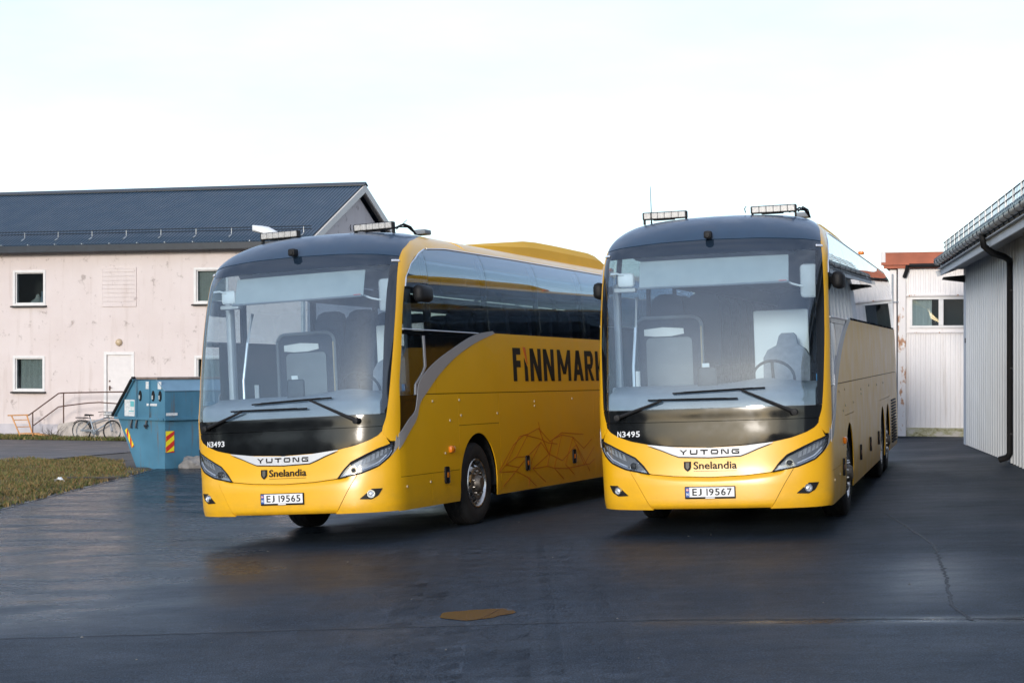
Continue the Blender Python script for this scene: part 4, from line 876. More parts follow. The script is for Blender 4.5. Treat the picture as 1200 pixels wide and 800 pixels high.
def frame_mx(ox, oy, ex, ey, z=0.0):
    e = Vector((ex, ey, 0)).normalized(); n_ = Vector((-e.y, e.x, 0))
    return Matrix(((e.x, n_.x, 0, ox), (e.y, n_.y, 0, oy), (0, 0, 1, z), (0, 0, 0, 1)))
def wall_with_holes(mb, x0, x1, z0, z1, y0, y1, holes, mi=0):
    xs = sorted({x0, x1, *[h[0] for h in holes], *[h[1] for h in holes]}); zs = sorted({z0, z1, *[h[2] for h in holes], *[h[3] for h in holes]})
    inside = lambda x, z: any(h[0] < x < h[1] and h[2] < z < h[3] for h in holes)
    V = {}; L = []
    def vid(x, y, z):
        k = (x, y, z)
        if k not in V: V[k] = len(L); L.append(k)
        return V[k]
    F = []; solid = {}
    for i in range(len(xs) - 1):
        for j in range(len(zs) - 1): solid[i, j] = not inside((xs[i] + xs[i + 1]) / 2, (zs[j] + zs[j + 1]) / 2)
    for (i, j), sd in solid.items():
        if not sd: continue
        a, b_, c, d = xs[i], xs[i + 1], zs[j], zs[j + 1]
        F.append([vid(a, y0, c), vid(b_, y0, c), vid(b_, y0, d), vid(a, y0, d)]); F.append([vid(a, y1, d), vid(b_, y1, d), vid(b_, y1, c), vid(a, y1, c)])
        for di, dj, e in ((-1, 0, ((a, c), (a, d))), (1, 0, ((b_, d), (b_, c))), (0, -1, ((b_, c), (a, c))), (0, 1, ((a, d), (b_, d)))):
            if not solid.get((i + di, j + dj), False):
                (xa, za), (xb, zb) = e; F.append([vid(xa, y0, za), vid(xb, y0, zb), vid(xb, y1, zb), vid(xa, y1, za)])
    mb.add(L, F, mi)
def ring_frame(x0, x1, z0, z1, w, y0, y1, mb, mi=0):
    yc, dy = (y0 + y1) / 2, y1 - y0
    mb.box(((x0 + x1) / 2, yc, z0 + w / 2), (x1 - x0, dy, w), mi=mi, r=.004); mb.box(((x0 + x1) / 2, yc, z1 - w / 2), (x1 - x0, dy, w), mi=mi, r=.004)
    mb.box((x0 + w / 2, yc, (z0 + z1) / 2), (w, dy, z1 - z0 - 2 * w - .001), mi=mi); mb.box((x1 - w / 2, yc, (z0 + z1) / 2), (w, dy, z1 - z0 - 2 * w - .001), mi=mi)
def wavy(x0, x1, z0, z1, y, amp, k, mb):
    xs = np.linspace(x0, x1, 40); G = np.array([[(x, y + amp * math.sin(x * k + .8 * math.sin(x * 7)) * (1.15 - .3 * t), z0 + (z1 - z0) * t) for t in (0, .5, 1)] for x in xs]); mb.slab(G, G + np.array([0, .01, 0]))

house = empty('house', 'long pale pink two storey house with dark blue corrugated roof', 'house', frame_mx(HO[0], HO[1], HE[0], HE[1]))
HX0, HX1, HZ0, HZT, HD = -31.0, 8.75, -.75, 5.75, 9.6
wins = [(-2.04, -.93, 4.00, 5.09), (4.76, 5.87, 4.00, 5.09), (-2.04, -.96, 1.05, 2.15), (4.78, 5.89, 1.05, 2.15), (-8.6, -7.5, 4.00, 5.09), (-8.6, -7.5, 1.05, 2.15), (-15.0, -13.9, 4.0, 5.09), (-15.0, -13.9, 1.05, 2.15)]
doorh = (1.46, 2.39, .14, 2.26)
b = MB(); wall_with_holes(b, HX0, HX1, -.12, HZT, 0, .25, wins + [doorh])
b.box((HX0 + .125, HD / 2, 2.6), (.25, HD - .5, 6.3)); b.box(((HX0 + HX1) / 2, HD - .1, 2.6), (HX1 - HX0, .2, 6.3))
wall_with_holes(b, HX0, HX1 - .002, -.12, -.119, .01, .24, [])
Gb = [(.252, -.12), (HD - .2, -.12), (HD - .2, HZT), (HD / 2, 7.88), (.252, HZT)]
b.prism(Gb, HX1 - .25, HX1, lambda x, y, h: (h, x, y)); b.build('wall', M['render'], house, 0)
b = MB(); b.box(((HX0 + HX1) / 2 - .05, HD / 2, -.50), (HX1 - HX0 + .06, HD + .03, .758)); b.build('plinth', M['plinth'], house, 0)
# corrugated roof: front and back slope with real ribs
pit = math.atan2(8.30 - 5.98, 4.8 + .42); RX0, RX1 = HX0 - .3, 9.02
def rib_sheet(mb, x0, x1, P0, P1, pitch, h, mi=0):
    """trapezoid-ribbed sheet between eave line P0=(y,z) and ridge line P1"""
    d = np.array(P1) - np.array(P0); L = np.hypot(*d); nrm = np.array([-d[1], d[0]]) / L * (1 if d[0] > 0 else -1)
    xs = []; n_ = int((x1 - x0) / pitch)
    for k in range(n_):
        for f, hh in ((0, 0), (.30, 0), (.42, h), (.78, h), (.90, 0)): xs.append((x0 + (k + f) * pitch, hh))
    G = np.array([[(x, P0[0] + nrm[0] * hh, P0[1] + nrm[1] * hh), (x, P1[0] + nrm[0] * hh, P1[1] + nrm[1] * hh)] for x, hh in xs]); mb.slab(G, G - np.array([0, nrm[0] * .03, nrm[1] * .03]), mi)
b = MB(); rib_sheet(b, RX0, RX1, (-.42, 5.98), (4.8, 8.30), .125, .022); b.build('roof_slope', M['roofsteel'], house, 25, recalc=False)
b = MB(); rib_sheet(b, RX0, RX1, (HD + .42, 5.98), (4.8, 8.30), .125, .022); b.build('roof_slope', M['roofsteel'], house, 25, recalc=False)
b = MB(); b.prism([(4.58, 8.235), (4.8, 8.345), (5.02, 8.235), (5.02, 8.275), (4.8, 8.385), (4.58, 8.275)], RX0, RX1 + .02, lambda x, y, h: (h, x, y)); b.build('ridge_cap', M['gutterblack'], house, 0)
b = MB(); b.box(((RX0 + RX1) / 2, -.50, 5.84), (RX1 - RX0, .13, .24), r=.02); b.box(((RX0 + RX1) / 2, -.20, 5.76), (RX1 - RX0, .48, .03)); b.build('gutter', M['gutterblack'], house, 0)
for s_ in (0, 1):
    P0, P1 = ((-.45, 5.90), (4.8, 8.25)) if s_ == 0 else ((HD + .45, 5.90), (4.8, 8.25))
    b = MB(); b.prism([(P0[0], P0[1] - .22), (P1[0], P1[1] - .24), (P1[0], P1[1] + .03), (P0[0], P0[1] + .03)], RX1 - .05, RX1 + .005, lambda x, y, h: (h, x, y)); b.build('bargeboard', M['cream'], house, 0)
    b = MB(); b.prism([(P0[0], P0[1] - .03), (P1[0], P1[1] - .03), (P1[0], P1[1] - .01), (P0[0], P0[1] - .01)], HX1 - .05, RX1 - .05, lambda x, y, h: (h, x, y)); b.build('soffit', M['cream'], house, 0)
# snow guard: two rails on brackets
b = MB()
sl = lambda y, lift=.05: (y, 5.98 + (y + .42) * (8.30 - 5.98) / 5.22 + lift)
for lift, yy in ((.14, .20), (.24, .17)): b.tube([(RX0 + .3, *sl(yy, lift)), (RX1 - .2, *sl(yy, lift))], .018, 6)
sg = b.build('snow_guard', M['gutterblack'], house)
x = RX0 + 1.15
while x < RX1 - .3:
    b = MB(); b.box((x, *sl(.18, .14)), (.018, .04, .22)); b.box((x + .02, *sl(.02, .03)), (.05, .18, .02), rot=Matrix.Rotation(pit, 3, 'X')); b.build('guard_bracket', M['galv'], sg, 0); x += 1.29
x = RX0 + .5
while x < RX1 - .3:
    MB().box((x, -.50, 5.985), (.03, .14, .03)).build('gutter_clip', M['galv'], house, 0); x += 1.02
def window(hole, curt, parent=house, sill=True):
    x0, x1, z0, z1 = hole; b = MB(); ring_frame(x0 - .075, x1 + .075, z0 - .06, z1 + .07, .085, -.028, .02, b); ring_frame(x0 + .001, x1 - .001, z0 + .001, z1 - .001, .045, .03, .09, b); w = b.build('window', M['frame'], parent, 0)
    MB().box(((x0 + x1) / 2, .062, (z0 + z1) / 2), (x1 - x0 - .09, .008, z1 - z0 - .09)).build('pane', M['pane'], w, 0)
    if sill: MB().box(((x0 + x1) / 2, -.055, z0 - .085), (x1 - x0 + .24, .15, .045), rot=Matrix.Rotation(.12, 3, 'X')).build('sill', M['sillblack'], w, 0)
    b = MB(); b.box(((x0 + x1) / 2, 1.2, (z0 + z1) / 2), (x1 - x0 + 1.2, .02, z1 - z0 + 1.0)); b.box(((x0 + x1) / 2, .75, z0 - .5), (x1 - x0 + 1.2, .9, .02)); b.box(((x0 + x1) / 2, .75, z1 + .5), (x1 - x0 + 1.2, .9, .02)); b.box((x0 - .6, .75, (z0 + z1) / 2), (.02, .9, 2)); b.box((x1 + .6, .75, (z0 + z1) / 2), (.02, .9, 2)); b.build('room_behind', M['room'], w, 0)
    if curt == 'drape': b = MB(); wavy(x0 + .15, x1 - .03, z0 - .1, z1 + .1, .16, .035, 30, b); b.build('curtain', M['curtain'], w, 60)
    if curt == 'blinds':
        b = MB()
        for k in range(11): b.box((x0 + .05 + k * .1, .18, (z0 + z1) / 2), (.088, .006, z1 - z0 + .1), rot=Matrix.Rotation(.35, 3, 'Z'))
        b.build('vertical_blind', M['curtain'], w, 0)
    if curt == 'things':
        b = MB(); b.lathe([(.001, .36), (.05, .34), (.10, .2), (.22, .12), (.30, 0)], c=(x0 + .62, .45, z0), axis='z', n=16); b.build('pale_lampshade', M['curtain'], w)
        b = MB(); b.lathe([(.05, .45), (.045, .3), (.07, .22), (.08, .0), (.001, 0)], c=(x0 + .86, .35, z0), axis='z', n=12); b.build('vase', mat('blue_grey_glaze', (.16, .22, .28), .3), w)
    return w
for h_, c_ in zip(wins, ('things', 'blinds', 'drape', 'drape', 'drape', 'things', 'blinds', 'drape')): window(h_, c_)
b = MB()
for k in range(9): b.box((1.915, -.012 - .002 * (k % 2), 3.98 + k * .142), (1.22, .022, .136), r=.002)
ring_frame(1.26, 2.57, 3.88, 5.20, .05, -.03, -.001, b); b.build('boarded_window', M['render'], house, 0)
b = MB(); ring_frame(doorh[0] - .10, doorh[1] + .10, doorh[2] - .01, doorh[3] + .09, .10, -.03, .04, b); dr = b.build('door_frame', M['frame'], house, 0)
b = MB(); b.box(((doorh[0] + doorh[1]) / 2, .05, (doorh[2] + doorh[3]) / 2), (doorh[1] - doorh[0] - .01, .05, doorh[3] - doorh[2] - .01), r=.006); door = b.build('door', M['door'], house, 0)
b = MB(); b.box((1.56, .015, 1.12), (.05, .02, .16)); b.tube([(1.56, .0, 1.14), (1.56, -.05, 1.14), (1.66, -.05, 1.14)], .012, 6); b.box((1.56, .015, 1.36), (.04, .03, .05)); b.build('handle', M['rustrail'], door, 0)
b = MB(); b.lathe([(.001, .10), (.05, .095), (.10, .06), (.12, 0), (.12, -.02)], c=(0, 0, 0), axis='x', n=20); b.v = [(p[1] + 1.93, -p[0] - .04, p[2] + 2.67) for p in b.v]; b.build('door_lamp', mat('tan_glass_lamp', (.50, .38, .24), .3), house)
# landing with a rusty handrail
zG = -.60
land = empty('entrance_landing', 'crumbling pale concrete landing with rusty brown handrail below the house door', 'landing', frame_mx(HO[0], HO[1], HE[0], HE[1]) @ Matrix.Translation((.49, 0, 0)))
b = MB(); pts = [(-.30, zG - .15), (-.30, -.16), (-.24, -.05), (-.05, -.04), (.30, .02), (.70, .06), (2.75, .10), (2.75, zG - .15)]
b.prism(pts, -1.05, -.03, lambda x, y, h: (x, h, y)); b.build('concrete_block', M['concrete'], land, 0)
b = MB(); ry = -.98
b.tube([(-1.44, ry, .20), (-1.27, ry, .31), (-.30, ry, .95), (-.13, ry, .97), (2.7, ry, 1.03)], .022, 8); b.tube([(-1.24, ry, -.13), (-.30, ry, .50), (-.11, ry, .53), (.81, ry, .64), (1.23, ry, .66), (1.93, ry, .62), (2.7, ry, .56)], .020, 8); b.build('rail', M['rustrail'], land)
for x, z0, z1 in ((-1.27, zG - .1, .31), (-.11, -.04, .97), (2.6, .08, 1.03)): MB().tube([(x, ry, z0), (x, ry, z1)], .022, 8).build('post', M['rustrail'], land)
# dry twigs between the sled and the landing
b = MB()
for k in range(26):
    x0 = RNG.uniform(-.85, -.30); a = RNG.normal(0, .5); h = RNG.uniform(.15, .5); b.tube([(x0, -1.2, zG), (x0 + a * h * .5, -1.2 + RNG.normal(0, .08), zG + h * .6), (x0 + a * h + RNG.normal(0, .06), -1.2 + RNG.normal(0, .1), zG + h)], [.010, .006, .003], 4)
o = b.build('dry_shrub', mat('dry_twig', (.10, .075, .055), .9), None); o.matrix_world = house.matrix_world @ Matrix.Translation((.60, 0, 0)); o['label'] = 'dry bare twiggy shrub at the corner of the concrete landing'; o['category'] = 'shrub'
# kick sled of orange wood
M['orangewood'] = mat('orange_painted_wood', (.62, .30, .10), .6, var=.15, vscale=12)
sled = empty('kick_sled', 'orange wooden kick sled with upright handle leaning by the house wall', 'sled', frame_mx(HO[0], HO[1], HE[0], HE[1]) @ Matrix.Translation((.50, 0, 0)))
for s_, yy in ((0, -1.15), (1, -.75)):
    dx = .24 * s_
    MB().tube([(-1.98 + .34 * s_, yy, .20), (-1.62 + dx, yy, zG + .04)], .024, 6).build('upright', M['orangewood'], sled)
    MB().tube([(-1.62 + dx, yy, zG + .03), (-.95 + dx * .4, yy - .03, zG + .06), (-.72 + dx * .2, yy, zG + .12)], .022, 6).build('runner', M['orangewood'], sled)
MB().tube([(-2.10, -1.2, .205), (-1.60, -.70, .215)], .024, 6).build('handlebar', M['orangewood'], sled)
for z_, f in ((.05, .2), (-.18, .48)): MB().tube([(-1.98 + .36 * f, -1.15, z_), (-1.64 + .22 * f, -.75, z_)], .016, 6).build('crossbar', M['orangewood'], sled)
b = MB(); b.box((-1.42, -.95, -.40), (.52, .44, .03)); b.box((-1.20, -1.1, -.48), (.03, .03, .2)); b.build('seat', M['orangewood'], sled, 0)
MB().prism([(-1.2, -.42), (-.72, zG + .10), (-.72, zG + .14), (-1.2, -.38)], -1.1, -.8, lambda x, y, h: (x, h, y)).build('front_slats', M['orangewood'], sled, 0)
# bicycle
M['bikesilver'] = mat('silver_bicycle_paint', (.30, .35, .40), .3, metal=.4, coat=.4)
bike = empty('bicycle', 'silver bicycle with black saddle and front basket leaning on the concrete landing', 'bicycle', frame_mx(HO[0], HO[1], HE[0], HE[1]) @ Matrix.Translation((.64, 0, 0)))
def bwheel(c, yaw):
    b = MB(); b.lathe([(.335, -.026), (.355, 0), (.335, .026), (.312, .018), (.312, -.018), (.335, -.026)], axis='y', n=36); rt = Matrix.Rotation(yaw, 3, 'Z')
    b.v = [tuple(rt @ Vector(p) + Vector(c)) for p in b.v]; w = b.build('wheel', M['rubber'], bike)
    b = MB(); b.lathe([(.322, -.012), (.318, 0), (.322, .012), (.306, .01), (.306, -.01), (.322, -.012)], axis='y', n=36); b.lathe([(.02, -.05), (.02, .05)], axis='y', n=10)
    for k in range(18):
        a = 2 * math.pi * k / 18; b.tube([(.02 * math.cos(a), .03 * (-1) ** k, .02 * math.sin(a)), (.31 * math.cos(a + .2), 0, .31 * math.sin(a + .2))], .0022, 3)
    b.v = [tuple(rt @ Vector(p) + Vector(c)) for p in b.v]; b.build('rim_and_spokes', M['galv'], w)
by = -1.28; bz = -.27
bwheel((.58, by, bz), 0.0); bwheel((1.72, by - .04, bz), math.radians(62))
b = MB(); BB = (1.02, by, bz - .04); ST = (.90, by, bz + .40); HT = (1.56, by, bz + .46); HB = (1.63, by, bz + .30)
for P in ([BB, ST], [(.93, by, bz + .26), HT], [BB, HB], [HT, HB]): b.tube(P, .022, 8)
for dy in (-.05, .05): b.tube([(.58, by + dy, bz), (BB[0], by + dy * .4, BB[2])], .011, 6); b.tube([(.58, by + dy, bz), (ST[0] + .02, by + dy * .3, ST[2] - .06)], .010, 6)
b.build('frame', M['bikesilver'], bike)
b = MB()
for dy in (-.05, .05): b.tube([(HB[0], by + dy * .6, HB[2]), (1.72, by - .04 + dy, bz)], .013, 6)
b.build('fork', M['bikesilver'], bike)
b = MB(); b.tube([HT, (1.53, by, bz + .60)], .016, 8); b.tube([(1.30, by - .20, bz + .62), (1.45, by - .10, bz + .64), (1.53, by, bz + .63), (1.66, by + .16, bz + .63), (1.60, by + .32, bz + .61)], .013, 6); b.build('handlebar', M['matte'], bike)
b = MB(); b.tube([ST, (.87, by, bz + .50)], .014, 6); b.slab(np.array([[(.72, by - .08, bz + .53), (.70, by, bz + .55), (.72, by + .08, bz + .53)], [(.86, by - .06, bz + .53), (.86, by, bz + .545), (.86, by + .06, bz + .53)], [(1.02, by - .015, bz + .52), (1.03, by, bz + .53), (1.02, by + .015, bz + .52)]]), np.array([[(.72, by - .07, bz + .48), (.70, by, bz + .48), (.72, by + .07, bz + .48)], [(.86, by - .05, bz + .49), (.86, by, bz + .49), (.86, by + .05, bz + .49)], [(1.02, by - .01, bz + .49), (1.03, by, bz + .49), (1.02, by + .01, bz + .49)]])); b.build('saddle', M['matte'], bike)
b = MB(); an = np.linspace(.2, 2.5, 14); G = np.array([[(.58 + .375 * math.cos(a), by + dy, bz + .375 * math.sin(a)) for dy in (-.03, .03)] for a in an]); b.slab(G, G * 1.0 + np.array([0, 0, .006])); b.tube([(.36, by, bz + .42), (.90, by, bz + .41)], .012, 6); b.box((.58, by, bz + .43), (.40, .13, .02)); b.build('mudguard', M['matte'], bike)
b = MB(); b.lathe([(.001, -.012), (.085, -.010), (.09, 0), (.085, .010), (.001, .012)], c=BB, axis='y', n=20); b.tube([BB, (1.10, by - .09, bz - .19)], .010, 6); b.box((1.11, by - .12, bz - .20), (.09, .06, .02)); b.box((.80, by - .045, bz + .01), (.42, .012, .07), r=.005); b.build('crank_and_chain_guard', M['trimgrey'], bike)
b = MB(); c = (1.68, by - .16, bz + .53)
for zz in (-.10, 0., .08):
    b.tube([(c[0] - .15, c[1] - .11, c[2] + zz), (c[0] + .15, c[1] - .11, c[2] + zz), (c[0] + .15, c[1] + .11, c[2] + zz), (c[0] - .15, c[1] + .11, c[2] + zz), (c[0] - .15, c[1] - .11, c[2] + zz)], .008, 5)
for k in range(8): x = c[0] - .15 + k * .3 / 7; b.tube([(x, c[1] - .11, c[2] + .08), (x, c[1] - .10, c[2] - .10), (x, c[1] + .10, c[2] - .10), (x, c[1] + .11, c[2] + .08)], .004, 4)
b.build('basket', M['matte'], bike)
MB().box((c[0], c[1], c[2] + .04), (.24, .16, .12), r=.03).build('basket_contents', M['white'], bike)
# ================================================================ street lamp behind the left coach
lx, ly = -5.35, 45.0; lz = gz(lx, ly)
lamp = empty('street_lamp', 'white headed street lamp showing above the left coach roof', 'street lamp', Matrix.Translation((lx, ly, lz)))
b = MB(); b.tube([(0, 0, 0), (0, 0, 3.2), (0, 0, 5.12)], [.075, .06, .045], 10); b.tube([(0, 0, 5.1), (-.12, 0, 5.30), (-.60, -.02, 5.52)], .030, 8); b.build('pole', M['galv'], lamp)
b = MB(); b.slab(np.array([[(x, y * w_, 5.62 + .13 * (1 - y * y * 4) * (1.1 - abs(x + .92) * 1.8) - .30 * (x + 1.0)) for y in np.linspace(-.5, .5, 9)] for x, w_ in ((-1.30, .08), (-1.24, .22), (-1.08, .34), (-.88, .34), (-.68, .22), (-.50, .10))]) + np.array([0, 0, .06]), np.array([[(x, y * w_, 5.56 - .03 * (1 - y * y * 4) - .30 * (x + 1.0)) for y in np.linspace(-.5, .5, 9)] for x, w_ in ((-1.30, .08), (-1.24, .22), (-1.08, .34), (-.88, .34), (-.68, .22), (-.50, .10))]) + np.array([0, 0, .05])); b.build('lamp_head', M['white'], lamp, 60)
# ================================================================ blue skip
M['skip'] = mat('blue_skip_paint', (.062, .185, .275), .5, var=.16, vscale=1.8, rvar=.1, bump=.1, bscale=6)
m = M['skip']; p = m.node_tree.nodes['Principled BSDF']
cur = p.inputs['Base Color'].links[0].from_socket; rust = noise_ramp(m, 2.2, [(.56, (0, 0, 0)), (.70, (.85, .85, .85))], vec_scale=(3, 3, .35), detail=9, rough=.7)
m.node_tree.links.new(mixc(m, cur, (.13, .10, .08), rust), p.inputs['Base Color'])
M['skiplight'] = mat('faded_blue_lid', (.15, .27, .36), .5, var=.12, vscale=2)
M['hazred'] = mat('hazard_red', (.60, .035, .02), .4); M['hazyel'] = mat('hazard_yellow', (.85, .70, .02), .4)
M['sticker'] = mat('pale_sticker', (.60, .62, .62), .6, var=.2, vscale=20); M['stickerteal'] = mat('teal_sticker_print', (.12, .42, .45), .6)
zs = gz(-7.45, 37.7)
eA = Vector((-.75, .66, 0)).normalized(); eB = Vector((.66, .75, 0)).normalized()
# local x = along the profile face (away from the near corner), y = along the long side, z up
skip = empty('skip_container', 'closed blue waste skip with slanted end lid and red and yellow hazard stripes', 'skip', Matrix(((eA.x, eB.x, 0, -7.45), (eA.y, eB.y, 0, 37.7), (0, 0, 1, 0), (0, 0, 0, 1))))
LEN = 3.0
prof = [(0, zs - .02), (1.00, zs - .02), (1.66, .76), (1.70, .84), (1.04, 1.60), (.30, 1.62), (0, 1.36)]
b = MB(); b.prism(prof, 0, LEN, lambda x, y, h: (x, h, y)); sk = b.build('body', M['skip'], skip, 0)
b = MB(); b.prism([(-.01, 1.37), (.30, 1.63), (.31, 1.655), (-.02, 1.385)], -.02, LEN + .02, lambda x, y, h: (x, h, y)); b.build('side_lid', M['skiplight'], skip, 0)
b = MB(); b.prism([(1.04, 1.61), (1.76, .80), (1.80, .84), (1.07, 1.65)], -.05, LEN + .05, lambda x, y, h: (x, h, y)); sl_ = b.build('end_lid', M['skip'], skip, 0)
b = MB(); b.tube([(1.10, -.06, 1.62), (1.80, -.06, .82)], .035, 8); b.tube([(1.08, -.06, 1.66), (.98, -.06, 1.66)], .03, 6); b.build('lid_edge', M['matte'], skip)
b = MB(); b.box((.85, -.03, .775), (1.74, .08, .05)); b.box((-.03, LEN / 2, .775), (.08, LEN + .08, .05)); b.build('ledge', M['skip'], skip, 0)
MB().box((.62, LEN / 2, 1.65), (.74, LEN + .06, .05), r=.01).build('top_rim', mat('rusted_rim', (.20, .15, .12), .7, var=.3), skip, 0)
for x in (.98, .52): MB().box((x, -.012, 1.19), (.03, .03, .82)).build('seam_rib', M['skip'], skip, 0)
for k, x in enumerate((.86, .40, .16 - .0)):
    b = MB(); b.v = []; b.prism([(x + .05 * math.cos(a), 1.27 + .115 * math.sin(a)) for a in np.linspace(0, 6.283, 17)[:-1]], -.02, .012, lambda x_, y_, h: (x_, -h - .004, y_)); pk = b.build('latch_pocket', M['matte'], skip, 0)
    MB().box((x, -.03, 1.24), (.03, .03, .09), r=.006).build('latch_lever', M['galv'], pk, 0)
for x, z_ in ((.60, .62), (.95, .60), (1.13, .62)):
    b = MB(); b.tube([(x, -.03, .75), (x, -.06, .62), (x, -.05, .56)], .022, 6); b.build('hook', M['gutterblack'], skip)
b = MB(); b.tube([(.55, -.05, .64), (.62, -.08, .62)], .03, 6); b.build('hook', M['gutterblack'], skip)
st_ = MB().box((1.24, -.006, 1.0), (.36, .008, .36)).build('notice_sticker', M['sticker'], skip, 0)
b = MB(); b.box((1.14, -.012, 1.09), (.13, .004, .12)); b.box((1.17, -.012, .93), (.18, .004, .02)); b.build('sticker_print', M['stickerteal'], st_, 0)
for x in (.60, .18): MB().box((x, -.006, 1.50), (.12, .008, .16)).build('small_sticker', M['sticker'], skip, 0)
MB().box((.45, -.006, 1.08), (.36, .008, .05)).build('label_strip', M['sticker'], skip, 0)
MB().box((-.006, .18, .88), (.008, .30, .06)).build('label_strip', M['sticker'], skip, 0)
def hazard(fn, par):
    b = MB(); b.prism([(0, 0), (.22, 0), (.22, .46), (0, .46)], .004, .010, fn); h_ = b.build('hazard_marking', M['hazyel'], par, 0)
    b = MB()
    for k in range(-1, 3):
        z0 = k * .23; P = [(0, z0), (.22, z0 + .15), (.22, z0 + .265), (0, z0 + .115)]; P = [(x_, min(.46, max(0, z_))) for x_, z_ in P]; b.prism(P, .010, .012, fn)
    b.build('red_stripe', M['hazred'], h_, 0)
hazard(lambda x, y, h: (-h, .02 + x, .06 + y), skip)
sd_ = Vector((.66, 0, .76 - zs)).normalized()
hazard(lambda x, y, h: (1.115 + sd_.x * (y + .12) - .02 - x * .42 * sd_.z, -h, .02 + sd_.z * (y + .12) + x * .42 * sd_.x), skip)
# boulder and rubble at the foot of the skip, plank and litter in the grass
M['rock'] = mat('pale_grey_rock', (.20, .19, .18), .85, var=.3, vscale=4, bump=.8, bscale=9)
def boulder(name, c, r, label):
    bm = bmesh.new(); bmesh.ops.create_icosphere(bm, subdivisions=3, radius=1)
    for v in bm.verts:
        k = 1 + .22 * math.sin(v.co.x * 3.1 + c[0]) * math.cos(v.co.y * 2.7 + 1) + .12 * math.sin(v.co.z * 5 + v.co.x * 4) + RNG.normal(0, .03); v.co = Vector((v.co.x * r[0], v.co.y * r[1], v.co.z * r[2])) * k
    me = bpy.data.meshes.new(name); bm.to_mesh(me); bm.free(); me.materials.append(M['rock']); o = link(name, me, None, loc=(c[0], c[1], gz(*c) + r[2] * .35)); o['label'] = label; o['category'] = 'rock'; return o
boulder('boulder', (-6.86, 37.75), (.27, .22, .20), 'pale grey boulder at the foot of the blue skip beside the left coach')
o = MB().box((0, 0, 0), (.9, .10, .05), r=.008).build('plank', mat('dark_wet_wood', (.05, .04, .035), .7, var=.3), None, 0); o.location = (-8.05, 33.6, gz(-8.05, 33.6) + .05); o.rotation_euler = (0, .02, .35); o['label'] = 'dark wet plank lying on the edge of the grass'; o['category'] = 'plank'
b = MB(); b.slab(np.array([[(x * .09, y * .06, .03 * math.sin(3 * x + 2 * y) + .05 * (1 - x * x)) for y in (-1, -.3, .4, 1)] for x in (-1, -.4, .3, 1)])); o = b.build('litter', M['white'], None, 0); o.location = (-8.35, 32.4, gz(-8.35, 32.4) + .08); o['label'] = 'crumpled white scrap of litter in the grass'; o['category'] = 'litter'
# ================================================================ grey corrugated shed on the right
m = mat('grey_shed_sheet', (.46, .49, .52), .5, var=.07, vscale=1.2, rvar=.08); M['shed'] = m
M['shedtrim'] = mat('pale_grey_board', (.50, .52, .55), .6, var=.05, vscale=2); M['soffit'] = mat('grey_soffit', (.36, .38, .40), .6)
sd = Vector((.159, 1, 0)).normalized()
# local x = along the wall (away from the camera), y = to the right... outward (towards the yard) is +y
shed = empty('corrugated_shed', 'grey corrugated metal shed with gutter and black downpipe at the right edge', 'shed', Matrix(((sd.x, -sd.y, 0, 8.28), (sd.y, sd.x, 0, 28.4), (0, 0, 1, 0), (0, 0, 0, 1))))
def vribs(mb, x0, x1, zb, zt, pitch, h, y=0., mi=0):
    xs = []
    for k in range(int(round((x1 - x0) / pitch))):
        for f, hh in ((0, 0), (.08, -.006), (.30, -.006), (.38, 0), (.62, 0), (.68, h), (.90, h), (.96, 0)): xs.append((x0 + (k + f) * pitch, hh))
    xs.append((x1, 0)); G = np.array([[(x, y + hh, zb(x)), (x, y + hh, zt)] for x, hh in xs]); mb.slab(G, G - np.array([0, .04, 0]))
def shed_base(x): q = shed.matrix_world @ Vector((x, 0, 0)); return gz(q.x, q.y) + .02
SX0, SX1, SZT = -17.0, 9.75, 4.05
b = MB(); vribs(b, SX0, SX1 - .75, shed_base, SZT, .38, .075); b.build('wall', M['shed'], shed, 20, recalc=False)
b = MB(); b.box((SX1 - .28, .005, 2.1), (.50, .06, 3.95)); b.box((SX1 - .02, -5, 2.2), (.05, 10, 4.1)); b.box((SX0 + .02, -5, 2.2), (.05, 10, 4.1)); b.build('end_wall', M['shedtrim'], shed, 0)
MB().box((SX1 - .80, .045, 1.35), (.06, .03, 2.25)).build('corner_board', mat('faded_tan_board', (.42, .34, .30), .7, var=.15), shed, 0)
MB().box((SX1 - .80, .05, 2.46), (.22, .05, .10)).build('board_cap', M['sillblack'], shed, 0)
MB().box(((SX0 + SX1) / 2, .30, 4.02), (SX1 - SX0, .56, .02)).build('soffit_board', M['soffit'], shed, 0)
fx1 = SX1 + .05
b = MB(); b.box(((SX0 + fx1) / 2, .50, 4.00), (fx1 - SX0, .03, .24), r=.004); b.build('fascia_board', M['shedtrim'], shed, 0)
b = MB(); an = np.linspace(math.pi, 2 * math.pi, 11); G = np.array([[(x, .61 + .068 * math.cos(a), 4.15 + .068 * math.sin(a)) for a in an] for x in (SX0, fx1 - .25)]); b.slab(G, np.array([[(x, .61 + .062 * math.cos(a), 4.15 + .062 * math.sin(a)) for a in an] for x in (SX0, fx1 - .25)])); b.build('gutter', M['galv'], shed, 40)
x = SX0 + .3
while x < fx1 - .4:
    b = MB(); an = np.linspace(math.pi, 2.1 * math.pi, 9); b.tube([(x, .61 + .074 * math.cos(a), 4.15 + .074 * math.sin(a)) for a in an], .009, 5); b.tube([(x, .545, 4.15), (x, .52, 4.06)], .009, 5); b.build('gutter_bracket', M['gutterblack'], shed); x += .62
th = math.atan2(.36, 1); b = MB()
def rline(y, lift=0.0): return (y, 4.22 + (.62 - y) * .36 + lift)
rib_x = []
G = []
